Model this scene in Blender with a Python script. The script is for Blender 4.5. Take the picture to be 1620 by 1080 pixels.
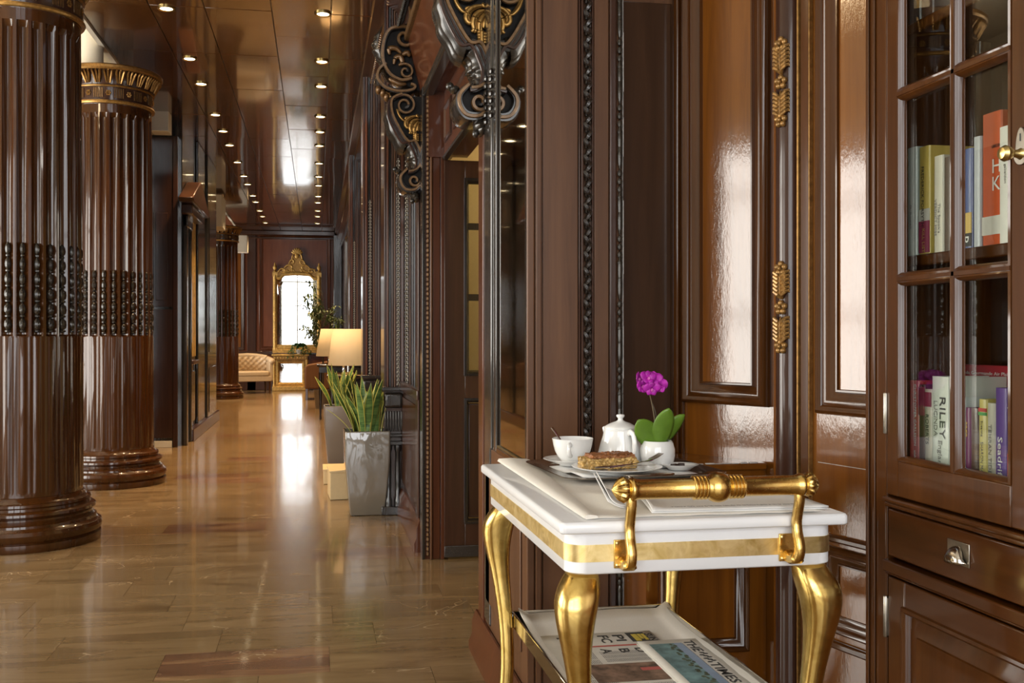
import bpy, bmesh, math, random
from mathutils import Vector, Matrix, Euler
random.seed(7)
PI = math.pi
for o in list(bpy.data.objects):
    bpy.data.objects.remove(o, do_unlink=True)
SC = bpy.context.scene
COL = SC.collection

# ------------------------------------------------------------------ camera, world, light, exposure
cam_d = bpy.data.cameras.new('camera')
cam = bpy.data.objects.new('camera', cam_d)
COL.objects.link(cam)
cam.location = (0, 0, 1.2)
cam.rotation_euler = (PI / 2, 0, -math.radians(9.8567))
cam_d.sensor_width = 36.0
cam_d.lens = 1600 / 1620 * 36.0
cam_d.shift_x = 30 / 1620
cam_d.shift_y = -7 / 1620
cam_d.clip_start = 0.05
SC.camera = cam
SC.view_settings.view_transform = 'Standard'
SC.view_settings.look = 'None'
SC.view_settings.gamma = 1.0
SC.view_settings.use_curve_mapping = False
SC.view_settings.exposure = -0.25

world = bpy.data.worlds.new('daylight')
SC.world = world
world.use_nodes = True
wn = world.node_tree.nodes['Background']
wn.inputs[0].default_value = (0.80, 0.90, 1.0, 1)
wn.inputs[1].default_value = 1.0

def area(name, loc, rot, sx, sy, power, col):
    d = bpy.data.lights.new(name, 'AREA')
    d.shape = 'RECTANGLE'; d.size = sx; d.size_y = sy
    d.energy = power; d.color = col
    o = bpy.data.objects.new(name, d); COL.objects.link(o)
    o.location = loc; o.rotation_euler = rot
    return o
# added pendants, out of view, brighten the lounge ceiling (bodies built with the room)
FILL_PENDANTS = [(-3.1, 5.2), (-3.1, 8.6), (-3.0, 13.0)]
for gx, gy in FILL_PENDANTS:
    d = bpy.data.lights.new('fill_pendant_light', 'POINT'); d.energy = 42; d.color = (1.0, 0.74, 0.44); d.shadow_soft_size = 0.16
    o = bpy.data.objects.new('fill_pendant_light', d); COL.objects.link(o); o.location = (gx, gy, 3.72)
# daylight entering by the windows of the lounge (behind the camera and far left)
FRONT_V, LEFT_U = -3.2, -4.6
area('daylight_front', (-1.05, FRONT_V - 0.12, 2.1), (PI / 2, 0, 0), 5.0, 3.7, 420, (0.98, 0.99, 1.0))
for k, (v_, w_, p_) in enumerate(((1.3, 1.9, 90), (3.95, 2.05, 230), (6.4, 2.3, 230), (20.9, 3.0, 260))):
    area('daylight_left', (LEFT_U - 0.12, v_, 1.6), (0, -PI / 2, 0), 2.4, w_, p_, (1.0, 0.95, 0.86))

# ------------------------------------------------------------------ materials
MATS = {}
def mat(name):
    m = bpy.data.materials.new(name); m.use_nodes = True
    MATS[name] = m
    b = m.node_tree.nodes['Principled BSDF']
    return m, m.node_tree, b
def setp(b, **k):
    for key, v in k.items():
        b.inputs[key].default_value = v
def noise(nt, vec, scale, detail=4, rough=0.6, dist=0.0):
    n = nt.nodes.new('ShaderNodeTexNoise')
    n.inputs['Scale'].default_value = scale; n.inputs['Detail'].default_value = detail
    n.inputs['Roughness'].default_value = rough; n.inputs['Distortion'].default_value = dist
    nt.links.new(vec, n.inputs['Vector'])
    return n.outputs['Fac']
def pos(nt, scale=(1, 1, 1), obj=False):
    if obj:
        g = nt.nodes.new('ShaderNodeTexCoord').outputs['Object']
    else:
        g = nt.nodes.new('ShaderNodeNewGeometry').outputs['Position']
    mp = nt.nodes.new('ShaderNodeMapping'); mp.inputs['Scale'].default_value = scale
    nt.links.new(g, mp.inputs['Vector'])
    return mp.outputs['Vector']
def ramp(nt, fac, stops):
    r = nt.nodes.new('ShaderNodeValToRGB')
    e = r.color_ramp.elements
    while len(e) < len(stops): e.new(0.5)
    for el, (p, c) in zip(e, stops):
        el.position = p; el.color = (c[0], c[1], c[2], 1)
    nt.links.new(fac, r.inputs['Fac'])
    return r.outputs['Color']
def bump(nt, b, h, strength, dist=0.002):
    n = nt.nodes.new('ShaderNodeBump')
    n.inputs['Strength'].default_value = strength; n.inputs['Distance'].default_value = dist
    nt.links.new(h, n.inputs['Height']); nt.links.new(n.outputs['Normal'], b.inputs['Normal'])
    return n
def mix(nt, fac, a, c, mode='MIX'):
    m = nt.nodes.new('ShaderNodeMix'); m.data_type = 'RGBA'; m.blend_type = mode
    for i, v in ((6, a), (7, c)):
        if isinstance(v, tuple): m.inputs[i].default_value = (*v, 1)
        else: nt.links.new(v, m.inputs[i])
    if isinstance(fac, (int, float)): m.inputs[0].default_value = fac
    else: nt.links.new(fac, m.inputs[0])
    return m.outputs[2]
def math_n(nt, op, a, b=None):
    m = nt.nodes.new('ShaderNodeMath'); m.operation = op
    for i, v in enumerate((a, b)):
        if v is None: continue
        if isinstance(v, (int, float)): m.inputs[i].default_value = v
        else: nt.links.new(v, m.inputs[i])
    return m.outputs[0]
def wood(name, dark, light, rough=0.28, coat=0.6, coat_r=0.08, axis='z', bmp=0.12, spec=0.2, cb=0.0):
    m, nt, b = mat(name)
    sc = {'z': (26, 26, 1.6), 'y': (26, 1.6, 26), 'x': (1.6, 26, 26)}[axis]
    v = pos(nt, sc)
    n1 = noise(nt, v, 1.0, 6, 0.65, 0.6)
    v2 = pos(nt, tuple(s * 0.16 for s in sc))
    n2 = noise(nt, v2, 1.0, 3, 0.5, 0.3)
    f = math_n(nt, 'ADD', math_n(nt, 'MULTIPLY', n1, 0.6), math_n(nt, 'MULTIPLY', n2, 0.4))
    c = ramp(nt, f, [(0.30, dark), (0.70, light)])
    nt.links.new(c, b.inputs['Base Color'])
    v3 = pos(nt, tuple(s * 3 for s in sc))
    bn = bump(nt, b, noise(nt, v3, 1.0, 3), bmp, 0.001)
    if cb:                                     # hand rubbed polish: slight ripple in the lacquer too
        b2 = nt.nodes.new('ShaderNodeBump'); b2.inputs['Strength'].default_value = cb; b2.inputs['Distance'].default_value = 0.004
        nt.links.new(noise(nt, pos(nt, (60, 60, 22)), 1.0, 4, 0.7), b2.inputs['Height']); nt.links.new(b2.outputs['Normal'], b.inputs['Coat Normal'])
    setp(b, Roughness=rough)
    b.inputs['Coat Weight'].default_value = coat; b.inputs['Coat Roughness'].default_value = coat_r
    b.inputs['Coat IOR'].default_value = 1.6
    b.inputs['Specular IOR Level'].default_value = spec
    return m
wood('wood_red', (0.045, 0.013, 0.005), (0.110, 0.034, 0.013), coat=0.4)
wood('wood_column', (0.026, 0.0080, 0.0016), (0.074, 0.024, 0.0045), rough=0.25, coat=0.6, coat_r=0.05)
wood('wood_dark', (0.024, 0.010, 0.006), (0.062, 0.025, 0.014), coat=0.45)
wood('wood_orange', (0.095, 0.029, 0.003), (0.21, 0.068, 0.006), rough=0.3, coat=1.0, coat_r=0.085, bmp=0.15, spec=0.12, cb=0.10)
wood('wood_case', (0.036, 0.0115, 0.0022), (0.088, 0.029, 0.0055), rough=0.3, coat=0.6, coat_r=0.09, spec=0.12)
wood('wood_case_flat', (0.034, 0.0100, 0.0015), (0.080, 0.024, 0.004), rough=0.3, coat=0.6, coat_r=0.09, axis='y', spec=0.12)
wood('wood_pier', (0.064, 0.027, 0.013), (0.140, 0.064, 0.029), rough=0.36, coat=0.25, coat_r=0.2)
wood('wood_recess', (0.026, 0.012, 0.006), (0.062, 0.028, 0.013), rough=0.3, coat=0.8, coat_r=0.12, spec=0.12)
wood('wood_black', (0.012, 0.010, 0.008), (0.030, 0.022, 0.017), rough=0.22, coat=0.7, coat_r=0.1)
wood('wood_lift', (0.014, 0.013, 0.012), (0.034, 0.030, 0.027), rough=0.24, coat=0.8, coat_r=0.08)
wood('wood_ceiling', (0.042, 0.015, 0.0045), (0.095, 0.035, 0.010), rough=0.22, coat=1.0, coat_r=0.06, axis='y', bmp=0.10)
wood('wood_far', (0.085, 0.026, 0.012), (0.19, 0.062, 0.028), rough=0.45, coat=0.12, coat_r=0.15, spec=0.15)
wood('wood_cloth_brown', (0.13, 0.062, 0.03), (0.17, 0.085, 0.042), rough=0.8, coat=0, bmp=0.2)

def simple(name, col, rough=0.5, metal=0.0, coat=0.0, nz=0.0, nscale=40, bmp=0.0, spec=0.5, obj=False):
    m, nt, b = mat(name)
    setp(b, Roughness=rough, Metallic=metal)
    b.inputs['Coat Weight'].default_value = coat
    b.inputs['Specular IOR Level'].default_value = spec
    n = noise(nt, pos(nt, obj=obj), nscale, 4)
    lo = tuple(max(0, x * (1 - nz)) for x in col); hi = tuple(min(1, x * (1 + nz)) for x in col)
    c = ramp(nt, n, [(0.3, lo), (0.7, hi)])
    nt.links.new(c, b.inputs['Base Color'])
    if bmp: bump(nt, b, n, bmp, 0.002)
    return m
simple('white_lacquer', (0.80, 0.81, 0.82), 0.32, coat=0.3, nz=0.03, nscale=6)
simple('porcelain', (0.76, 0.76, 0.74), 0.08, coat=0.5)
simple('cloth_white', (0.72, 0.68, 0.61), 0.9, nz=0.04, nscale=300, bmp=0.15)
simple('paper_white', (0.74, 0.73, 0.71), 0.75, nz=0.02, nscale=20)
simple('newsprint', (0.56, 0.53, 0.47), 0.85, nz=0.05, nscale=25)
simple('ink', (0.035, 0.033, 0.03), 0.8)
simple('ink_grey', (0.22, 0.21, 0.20), 0.85)
simple('ink_red', (0.42, 0.10, 0.08), 0.8)
simple('ink_yellow', (0.55, 0.42, 0.06), 0.8)
simple('silver', (0.50, 0.46, 0.41), 0.16, metal=1.0, nz=0.08, nscale=30)
simple('chrome', (0.60, 0.58, 0.54), 0.10, metal=1.0, nz=0.05)
simple('steel_dull', (0.34, 0.31, 0.26), 0.3, metal=1.0, nz=0.15)
simple('gilt_dark', (0.30, 0.16, 0.045), 0.36, metal=0.7, nz=0.35, nscale=60, bmp=0.1)
simple('gilt_old', (0.42, 0.24, 0.07), 0.34, metal=0.7, nz=0.35, nscale=50, bmp=0.1)
simple('gilt_brown', (0.15, 0.078, 0.028), 0.34, metal=0.4, coat=0.2, nz=0.35, nscale=60)
simple('gilt_mirror', (0.56, 0.35, 0.10), 0.42, metal=0.4, nz=0.35, nscale=25, bmp=0.15)
simple('gilt_carving', (0.30, 0.16, 0.045), 0.36, metal=0.5, coat=0.2, nz=0.5, nscale=90)
simple('ebony', (0.020, 0.016, 0.012), 0.26, coat=0.15, nz=0.4, nscale=30)
simple('ebony_matt', (0.014, 0.012, 0.011), 0.6, nz=0.4, nscale=30, spec=0.2)
simple('ebony_rough', (0.020, 0.014, 0.010), 0.25, coat=0.4, nz=0.5, nscale=200, bmp=0.5)
simple('crack_paint', (0.42, 0.39, 0.36), 0.6, nz=0.3)
simple('plaster_white', (0.70, 0.66, 0.56), 0.8, nz=0.02)
simple('plaster_cream', (0.70, 0.56, 0.30), 0.8, nz=0.03)
m, nt, b = mat('planter_grey')
setp(b, Roughness=0.25); b.inputs['Base Color'].default_value = (0.17, 0.145, 0.11, 1); b.inputs['Coat Weight'].default_value = 1.0; b.inputs['Coat Roughness'].default_value = 0.015; b.inputs['Coat IOR'].default_value = 1.7
w = noise(nt, pos(nt, (1, 1, 0.6)), 11.0, 1, 0.4, 0.6)
bn = nt.nodes.new('ShaderNodeBump'); bn.inputs['Strength'].default_value = 0.22; bn.inputs['Distance'].default_value = 0.02; nt.links.new(w, bn.inputs['Height']); nt.links.new(bn.outputs['Normal'], b.inputs['Coat Normal'])
simple('planter_matt', (0.15, 0.125, 0.10), 0.35, coat=0.2, nz=0.03, nscale=3)
simple('soil', (0.03, 0.02, 0.012), 0.95, nz=0.4)
simple('box_cream', (0.62, 0.47, 0.25), 0.6, nz=0.03)
simple('leather_cream', (0.55, 0.42, 0.27), 0.38, coat=0.2, nz=0.06)
simple('leaf_orchid', (0.11, 0.21, 0.02), 0.35, nz=0.15, nscale=30)
simple('stem_brown', (0.10, 0.07, 0.03), 0.5)
simple('petal', (0.42, 0.015, 0.36), 0.5, nz=0.3, nscale=60)
simple('petal_lip', (0.62, 0.12, 0.45), 0.5, nz=0.2, nscale=60)
simple('foliage_olive', (0.075, 0.115, 0.035), 0.5, nz=0.5, nscale=9)
simple('foliage_fern', (0.035, 0.10, 0.025), 0.5, nz=0.5, nscale=30)
simple('bark', (0.08, 0.06, 0.04), 0.9, nz=0.4)
simple('crust', (0.30, 0.115, 0.035), 0.55, nz=0.35, nscale=120, bmp=0.4)
simple('apple_filling', (0.52, 0.33, 0.11), 0.45, nz=0.45, nscale=90, bmp=0.6)
simple('chocolate', (0.025, 0.012, 0.010), 0.35)
simple('black_paint', (0.012, 0.012, 0.013), 0.4)
simple('door_blue', (0.010, 0.014, 0.020), 0.22, coat=0.6)
simple('brass_aged', (0.46, 0.34, 0.13), 0.28, metal=1.0, nz=0.3, nscale=40)
simple('page_edges', (0.62, 0.57, 0.46), 0.9, nz=0.08, nscale=200)
simple('glass_dark', (0.02, 0.025, 0.035), 0.08, coat=0.5)

def gold_leaf(name, lo, hi, rough):
    m, nt, b = mat(name)
    n = noise(nt, pos(nt), 22, 5, 0.65, 1.0)
    c = ramp(nt, n, [(0.28, lo), (0.62, hi)])
    nt.links.new(c, b.inputs['Base Color'])
    n2 = noise(nt, pos(nt), 120, 3)
    r = nt.nodes.new('ShaderNodeMapRange'); r.inputs[3].default_value = rough * 0.7; r.inputs[4].default_value = rough * 1.4
    nt.links.new(n2, r.inputs[0]); nt.links.new(r.outputs[0], b.inputs['Roughness'])
    setp(b, Metallic=1.0)
    bump(nt, b, n2, 0.12, 0.001)
gold_leaf('gold_leg', (0.50, 0.32, 0.07), (0.80, 0.57, 0.19), 0.22)
gold_leaf('gold_band', (0.62, 0.44, 0.14), (0.88, 0.70, 0.34), 0.36)
gold_leaf('gold_bar', (0.66, 0.42, 0.11), (0.76, 0.51, 0.16), 0.24)

def mirror_mat(name, col, rough):
    m, nt, b = mat(name)
    setp(b, Metallic=1.0, Roughness=rough)
    n = noise(nt, pos(nt), 6, 3)
    c = ramp(nt, n, [(0.2, tuple(x * 0.93 for x in col)), (0.8, col)])
    nt.links.new(c, b.inputs['Base Color'])
mirror_mat('mirror', (0.82, 0.85, 0.85), 0.01)
mirror_mat('mirror_old', (0.55, 0.53, 0.49), 0.03)

m, nt, b = mat('pane_glass')
nt.nodes.remove(b)
out = nt.nodes['Material Output']
tr = nt.nodes.new('ShaderNodeBsdfTransparent'); tr.inputs[0].default_value = (0.93, 0.95, 0.93, 1)
gl = nt.nodes.new('ShaderNodeBsdfGlossy'); gl.inputs['Roughness'].default_value = 0.0
fr = nt.nodes.new('ShaderNodeFresnel')
bf = nt.nodes.new('ShaderNodeNewGeometry').outputs['Backfacing']      # same reflectance on the way in and out
ior = nt.nodes.new('ShaderNodeMapRange'); ior.inputs[3].default_value = 1.5; ior.inputs[4].default_value = 1 / 1.5
nt.links.new(bf, ior.inputs[0]); nt.links.new(ior.outputs[0], fr.inputs[0])
mx = nt.nodes.new('ShaderNodeMixShader')
nt.links.new(fr.outputs[0], mx.inputs[0]); nt.links.new(tr.outputs[0], mx.inputs[1]); nt.links.new(gl.outputs[0], mx.inputs[2])
nt.links.new(mx.outputs[0], out.inputs[0])

def emit(name, col, strength, base=(0.8, 0.7, 0.5)):
    m, nt, b = mat(name)
    setp(b, Roughness=0.7)
    b.inputs['Base Color'].default_value = (*base, 1)
    b.inputs['Emission Color'].default_value = (*col, 1)
    b.inputs['Emission Strength'].default_value = strength
emit('fill_globe_lit', (1.0, 0.80, 0.55), 6.0)  # unused glow meant for the added lounge pendants
emit('lamp_lens', (1.0, 0.82, 0.52), 14.0)
emit('shade_lit', (1.0, 0.62, 0.25), 0.30, (0.62, 0.48, 0.30))
emit('bulb_lit', (1.0, 0.75, 0.4), 20.0)

def marble(name, stops, seed_obj=True):
    m, nt, b = mat(name)
    oi = nt.nodes.new('ShaderNodeObjectInfo').outputs['Random']
    gi = nt.nodes.new('ShaderNodeNewGeometry').outputs['Random Per Island']
    rnd = oi if seed_obj else gi
    off = nt.nodes.new('ShaderNodeCombineXYZ')
    nt.links.new(math_n(nt, 'MULTIPLY', rnd, 37.0), off.inputs[0]); nt.links.new(math_n(nt, 'MULTIPLY', rnd, 91.0), off.inputs[1])
    p = pos(nt, (1, 1, 1))
    va = nt.nodes.new('ShaderNodeVectorMath'); va.operation = 'ADD'
    nt.links.new(p, va.inputs[0]); nt.links.new(off.outputs[0], va.inputs[1])
    mp = nt.nodes.new('ShaderNodeMapping'); mp.inputs['Scale'].default_value = (1.6, 9.0, 1.0)
    nt.links.new(va.outputs[0], mp.inputs['Vector'])
    n1 = noise(nt, mp.outputs['Vector'], 1.0, 7, 0.62, 0.8)
    c = ramp(nt, n1, stops)
    # thin pale veins
    n2 = noise(nt, va.outputs[0], 2.3, 3, 0.5, 1.6)
    d = math_n(nt, 'ABSOLUTE', math_n(nt, 'SUBTRACT', n2, 0.5))
    vein = math_n(nt, 'LESS_THAN', d, 0.0035)
    gate = math_n(nt, 'GREATER_THAN', noise(nt, va.outputs[0], 1.1, 2), 0.56)
    f = math_n(nt, 'MULTIPLY', math_n(nt, 'MULTIPLY', vein, gate), 0.55)
    c = mix(nt, f, c, (0.55, 0.42, 0.26))
    # each slab a tone of its own
    tone = nt.nodes.new('ShaderNodeMapRange'); tone.inputs[3].default_value = 0.90; tone.inputs[4].default_value = 1.06
    nt.links.new(rnd, tone.inputs[0])
    hsv = nt.nodes.new('ShaderNodeHueSaturation')
    nt.links.new(tone.outputs[0], hsv.inputs['Value']); nt.links.new(c, hsv.inputs['Color'])
    nt.links.new(hsv.outputs[0], b.inputs['Base Color'])
    setp(b, Roughness=0.2)
    b.inputs['Specular IOR Level'].default_value = 0.4
    b.inputs['Coat Weight'].default_value = 0.35; b.inputs['Coat Roughness'].default_value = 0.06
    w = noise(nt, pos(nt, (1, 1, 1)), 5.0, 2)
    bump(nt, b, w, 0.06, 0.004)
BS = [(0.28, (0.130, 0.077, 0.034)), (0.48, (0.215, 0.138, 0.064)), (0.75, (0.28, 0.187, 0.094))]
marble('marble_tile', BS)
marble('marble_island', BS, False)
marble('marble_dark', [(0.3, (0.10, 0.050, 0.028)), (0.5, (0.18, 0.092, 0.050)), (0.75, (0.34, 0.21, 0.10))])

# snake plant leaves
m, nt, b = mat('snake_green')
nz = noise(nt, pos(nt, (6, 6, 60)), 1.0, 3, 0.6, 0.6)
c = ramp(nt, nz, [(0.36, (0.035, 0.085, 0.022)), (0.62, (0.13, 0.22, 0.055))])
nt.links.new(c, b.inputs['Base Color']); setp(b, Roughness=0.35)
simple('snake_edge', (0.50, 0.46, 0.09), 0.4, nz=0.12)

def M(n): return MATS[n]

# ------------------------------------------------------------------ mesh helpers
class MB:
    def __init__(s): s.v = []; s.f = []; s.mi = []
    def add(s, vs, fs, mi=0):
        o = len(s.v); s.v += [tuple(p) for p in vs]
        s.f += [tuple(o + i for i in f) for f in fs]; s.mi += [mi] * len(fs); return s
    def box(s, x0, x1, y0, y1, z0, z1, mi=0):
        vs = [(x, y, z) for z in (z0, z1) for y in (y0, y1) for x in (x0, x1)]
        return s.add(vs, [(0, 2, 3, 1), (4, 5, 7, 6), (0, 1, 5, 4), (2, 6, 7, 3), (0, 4, 6, 2), (1, 3, 7, 5)], mi)
    def grid(s, rows, closed_u=False, closed_v=False, mi=0, cap=False):
        n = len(rows); k = len(rows[0]); vs = [p for r in rows for p in r]; fs = []
        for i in range(n if closed_v else n - 1):
            for j in range(k if closed_u else k - 1):
                a = i * k + j; b_ = i * k + (j + 1) % k
                c_ = ((i + 1) % n) * k + (j + 1) % k; d = ((i + 1) % n) * k + j
                fs.append((a, b_, c_, d))
        if cap: fs.append(tuple(range(k))); fs.append(tuple((n - 1) * k + j for j in range(k)))
        return s.add(vs, fs, mi)
    def lathe(s, prof, c=(0, 0, 0), seg=24, axis='z', mi=0, cap=True, fn=None):
        rows = []
        for r, h in prof:
            row = []
            for j in range(seg):
                a = 2 * PI * j / seg; rr = r * (fn(a, h) if fn else 1)
                x, y = rr * math.cos(a), rr * math.sin(a)
                p = {'z': (x, y, h), 'x': (h, x, y), 'y': (x, h, y)}[axis]
                row.append((c[0] + p[0], c[1] + p[1], c[2] + p[2]))
            rows.append(row)
        return s.grid(rows, closed_u=True, cap=cap, mi=mi)
    def tube(s, path, rad, seg=8, mi=0, up=(0, 0, 1), flat=1.0):
        path = [Vector(p) for p in path]; rows = []
        for i, p in enumerate(path):
            t = (path[min(i + 1, len(path) - 1)] - path[max(i - 1, 0)]).normalized()
            u = Vector(up)
            if abs(t.dot(u)) > 0.95: u = Vector((1, 0, 0))
            a = t.cross(u).normalized(); b_ = a.cross(t).normalized()
            r = rad[i] if isinstance(rad, (list, tuple)) else rad
            rows.append([p + (a * math.cos(2 * PI * j / seg) + b_ * math.sin(2 * PI * j / seg) * flat) * r for j in range(seg)])
        return s.grid(rows, closed_u=True, cap=True, mi=mi)
    def ell(s, c, r, seg=8, rings=5, rot=None, mi=0):
        R = rot or Matrix.Identity(3); c = Vector(c); rows = []
        for i in range(rings + 1):
            t = PI * (i / rings) * 0.98 + 0.01 * PI
            rows.append([c + R @ Vector((r[0] * math.sin(t) * math.cos(2 * PI * j / seg), r[1] * math.sin(t) * math.sin(2 * PI * j / seg), r[2] * math.cos(t))) for j in range(seg)])
        return s.grid(rows, closed_u=True, cap=True, mi=mi)
    def prism(s, pts, fn, a, b_, mi=0):
        """polygon pts (p,q) extruded from a to b through fn(p,q,t)"""
        n = len(pts)
        vs = [fn(p, q, a) for p, q in pts] + [fn(p, q, b_) for p, q in pts]
        fs = [tuple(range(n)), tuple(range(n, 2 * n))] + [(i, (i + 1) % n, n + (i + 1) % n, n + i) for i in range(n)]
        return s.add(vs, fs, mi)
    def frame(s, fn, a0, a1, b0, b1, prof, mi=0):
        """mitred moulding round a rectangle: prof = [(inset, height)...] outer to inner; fn(a,b,h)"""
        rows = []
        for d, h in prof:
            rows.append([fn(a0 + d, b0 + d, h), fn(a1 - d, b0 + d, h), fn(a1 - d, b1 - d, h), fn(a0 + d, b1 - d, h)])
        return s.grid(rows, closed_u=True, mi=mi)
    def build(s, name, material=None, parent=None, smooth=38, bevel=0.0, seg=2, loc=None, link=True, sub=0):
        me = bpy.data.meshes.new(name)
        me.from_pydata(s.v, [], s.f)
        ms = material if isinstance(material, (list, tuple)) else [material]
        for q in ms:
            if q: me.materials.append(M(q) if isinstance(q, str) else q)
        if len(ms) > 1: me.polygons.foreach_set('material_index', s.mi)
        bm = bmesh.new(); bm.from_mesh(me)
        bmesh.ops.recalc_face_normals(bm, faces=bm.faces); bm.to_mesh(me); bm.free()
        me.polygons.foreach_set('use_smooth', [True] * len(me.polygons))
        me.set_sharp_from_angle(angle=math.radians(smooth))
        return obj(name, me, parent, loc, bevel, seg, sub)
def obj(name, me, parent=None, loc=None, bevel=0.0, seg=2, sub=0, rot=None):
    o = bpy.data.objects.new(name, me); COL.objects.link(o)
    if parent: o.parent = parent
    if loc is not None: o.location = loc
    if rot is not None: o.rotation_euler = rot
    if bevel:
        md = o.modifiers.new('bevel', 'BEVEL'); md.width = bevel; md.segments = seg; md.limit_method = 'ANGLE'; md.angle_limit = math.radians(40)
        md.harden_normals = False
    if sub:
        md = o.modifiers.new('sub', 'SUBSURF'); md.levels = sub; md.render_levels = sub
    return o
def tag(o, label=None, cat=None, group=None, kind=None):
    if label: o['label'] = label
    if cat: o['category'] = cat
    if group: o['group'] = group
    if kind: o['kind'] = kind
    return o
def empty(name, loc=(0, 0, 0), rz=0, label=None, cat=None, group=None, kind=None):
    o = bpy.data.objects.new(name, None); COL.objects.link(o)
    o.location = loc; o.rotation_euler = (0, 0, rz); o.empty_display_size = 0.1
    return tag(o, label, cat, group, kind)
def copy_tree(o, parent=None):
    c = o.copy(); COL.objects.link(c)
    if parent: c.parent = parent
    for ch in list(o.children): copy_tree(ch, c)
    return c
def S(o):  # setting
    o['kind'] = 'structure'; return o
def RW(U):  # on a wall facing -x : a = y, b = z, h = out of the wall
    return lambda a, b_, h: (U - h, a, b_)
def FW(V):  # on a face looking at the camera : a = x, b = z
    return lambda a, b_, h: (a, V - h, b_)
def LW(U):
    return lambda a, b_, h: (U + h, a, b_)
BOLECTION = [(0, 0), (0, 0.012), (0.006, 0.022), (0.016, 0.026), (0.028, 0.022), (0.034, 0.016), (0.040, 0.018), (0.052, 0.016), (0.066, 0.006), (0.080, 0.002), (0.085, 0.008), (0.092, 0.008), (0.096, 0.0)]
def sprof(k, hk=1.0): return [(d * k, h * hk) for d, h in BOLECTION]

def text(name, body, parent, origin, right, up, size, material, width=None, align='LEFT', ext=0.0002):
    cu = bpy.data.curves.new(name, 'FONT'); cu.body = body; cu.size = size
    cu.align_x = align; cu.extrude = ext; cu.offset = size * 0.018 if name == 'headline' else 0.0; cu.resolution_u = 2
    cu.materials.append(M(material))
    o = bpy.data.objects.new(name, cu); COL.objects.link(o)
    r = Vector(right).normalized(); u = Vector(up).normalized(); n = r.cross(u)
    sx = 1.0
    if width:
        bpy.context.view_layer.update()
        w = o.dimensions.x
        if w > 1e-6: sx = width / w
    mtx = Matrix(((r.x * sx, u.x, n.x, origin[0]), (r.y * sx, u.y, n.y, origin[1]), (r.z * sx, u.z, n.z, origin[2]), (0, 0, 0, 1)))
    bpy.context.view_layer.update()
    me = bpy.data.meshes.new_from_object(o.evaluated_get(bpy.context.evaluated_depsgraph_get()))
    bpy.data.objects.remove(o, do_unlink=True); bpy.data.curves.remove(cu)
    me.name = name; me.transform(mtx)
    if r.cross(u).dot(n) < 0: me.flip_normals()
    return obj(name, me, parent)


# ================================================================== THE ROOM
CEIL, LOUNGE = 3.6, 4.35
floor = S(MB().box(-5.2, 3.2, -3.6, 24.2, -0.12, -0.004).build('floor', 'marble_island'))
TW, TD = 0.61, 0.305
tm = bpy.data.meshes.new('floor_tile')
def tile_mesh(mb, x, y, dz=0.0):
    g, c, hx, hy = 0.0003, 0.0005, TW / 2, TD / 2
    top = [(x + a * (hx - g - c), y + b_ * (hy - g - c), dz) for a, b_ in ((-1, -1), (1, -1), (1, 1), (-1, 1))]
    low = [(x + a * (hx - g), y + b_ * (hy - g), -0.005) for a, b_ in ((-1, -1), (1, -1), (1, 1), (-1, 1))]
    mb.add(top + low, [(0, 1, 2, 3)] + [(i, (i + 1) % 4, 4 + (i + 1) % 4, 4 + i) for i in range(4)])
tb = MB(); tile_mesh(tb, 0, 0)
t0 = tb.build('tile', 'marble_tile', floor, smooth=10)
td = tb.build('tile', 'marble_dark', floor, smooth=10)
rest = MB(); spots = []
rng = random.Random(3)
for r in range(-24, 68):
    y = 3.6745 + TD * r + TD / 2
    off = -0.565 + (0 if r == 0 else rng.uniform(0, TW))
    for k in range(-10, 9):
        x = off + TW * k + TW / 2
        inside = 3.2 < y < 20.5 and -2.0 - (0.35 if y < 6 else 0) < x < 0.75 and not (x > 0.62 and y < 3.9)
        if inside: spots.append((x, y, inside))
        else: tile_mesh(rest, x, y)
spots.sort(key=lambda q: q[1])
for x, y, _ in spots[300:]: tile_mesh(rest, x, y)
used = [0, 0]
for i, (x, y, _) in enumerate(spots[:300]):
    dark = (abs(x + 0.26) < 0.02 and abs(y - 3.827) < 0.02) or rng.random() < 0.035
    src = td if dark else t0
    o = src if used[dark] == 0 else src.copy()
    if used[dark]: COL.objects.link(o)
    used[dark] += 1
    o.location = (x, y, rng.uniform(-0.00015, 0.00005))
    o.rotation_euler = (rng.uniform(-.0007, .0007), rng.uniform(-.0005, .0005), rng.choice((0, PI)))
if not used[1]: td.location = (-0.26, 3.827, 0)
tag(rest.build('tile_field', 'marble_island', floor, smooth=10), kind='stuff')

# ---- corridor ceiling of lacquered panels
ceiling = S(MB().box(-1.72, 0.75, 1.9, 23.6, CEIL + 0.02, CEIL + 0.10).build('ceiling', 'wood_dark'))
ue = [-1.72, -1.2, -0.81, -0.33, 0.10, 0.62]
for i in range(5):
    for k in range(-6, 13):
        y0 = 8.85 + 1.225 * k + (0.62 if i in (3,) else 0)
        y1 = min(y0 + 1.225, 23.5)
        if y0 > 23 or y1 < 2: continue
        y0 = max(y0, 1.92)
        mb = MB().box(-(ue[i + 1] - ue[i]) / 2 + 0.003, (ue[i + 1] - ue[i]) / 2 - 0.003, -(y1 - y0) / 2 + 0.003, (y1 - y0) / 2 - 0.003, 0, 0.02)
        o = mb.build('ceiling_panel', 'wood_ceiling', ceiling, bevel=0.002, seg=1, loc=((ue[i] + ue[i + 1]) / 2, (y0 + y1) / 2, CEIL + 0.001))
        o.rotation_euler = (rng.uniform(-.0030, .0030), rng.uniform(-.006, .006), 0)
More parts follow.
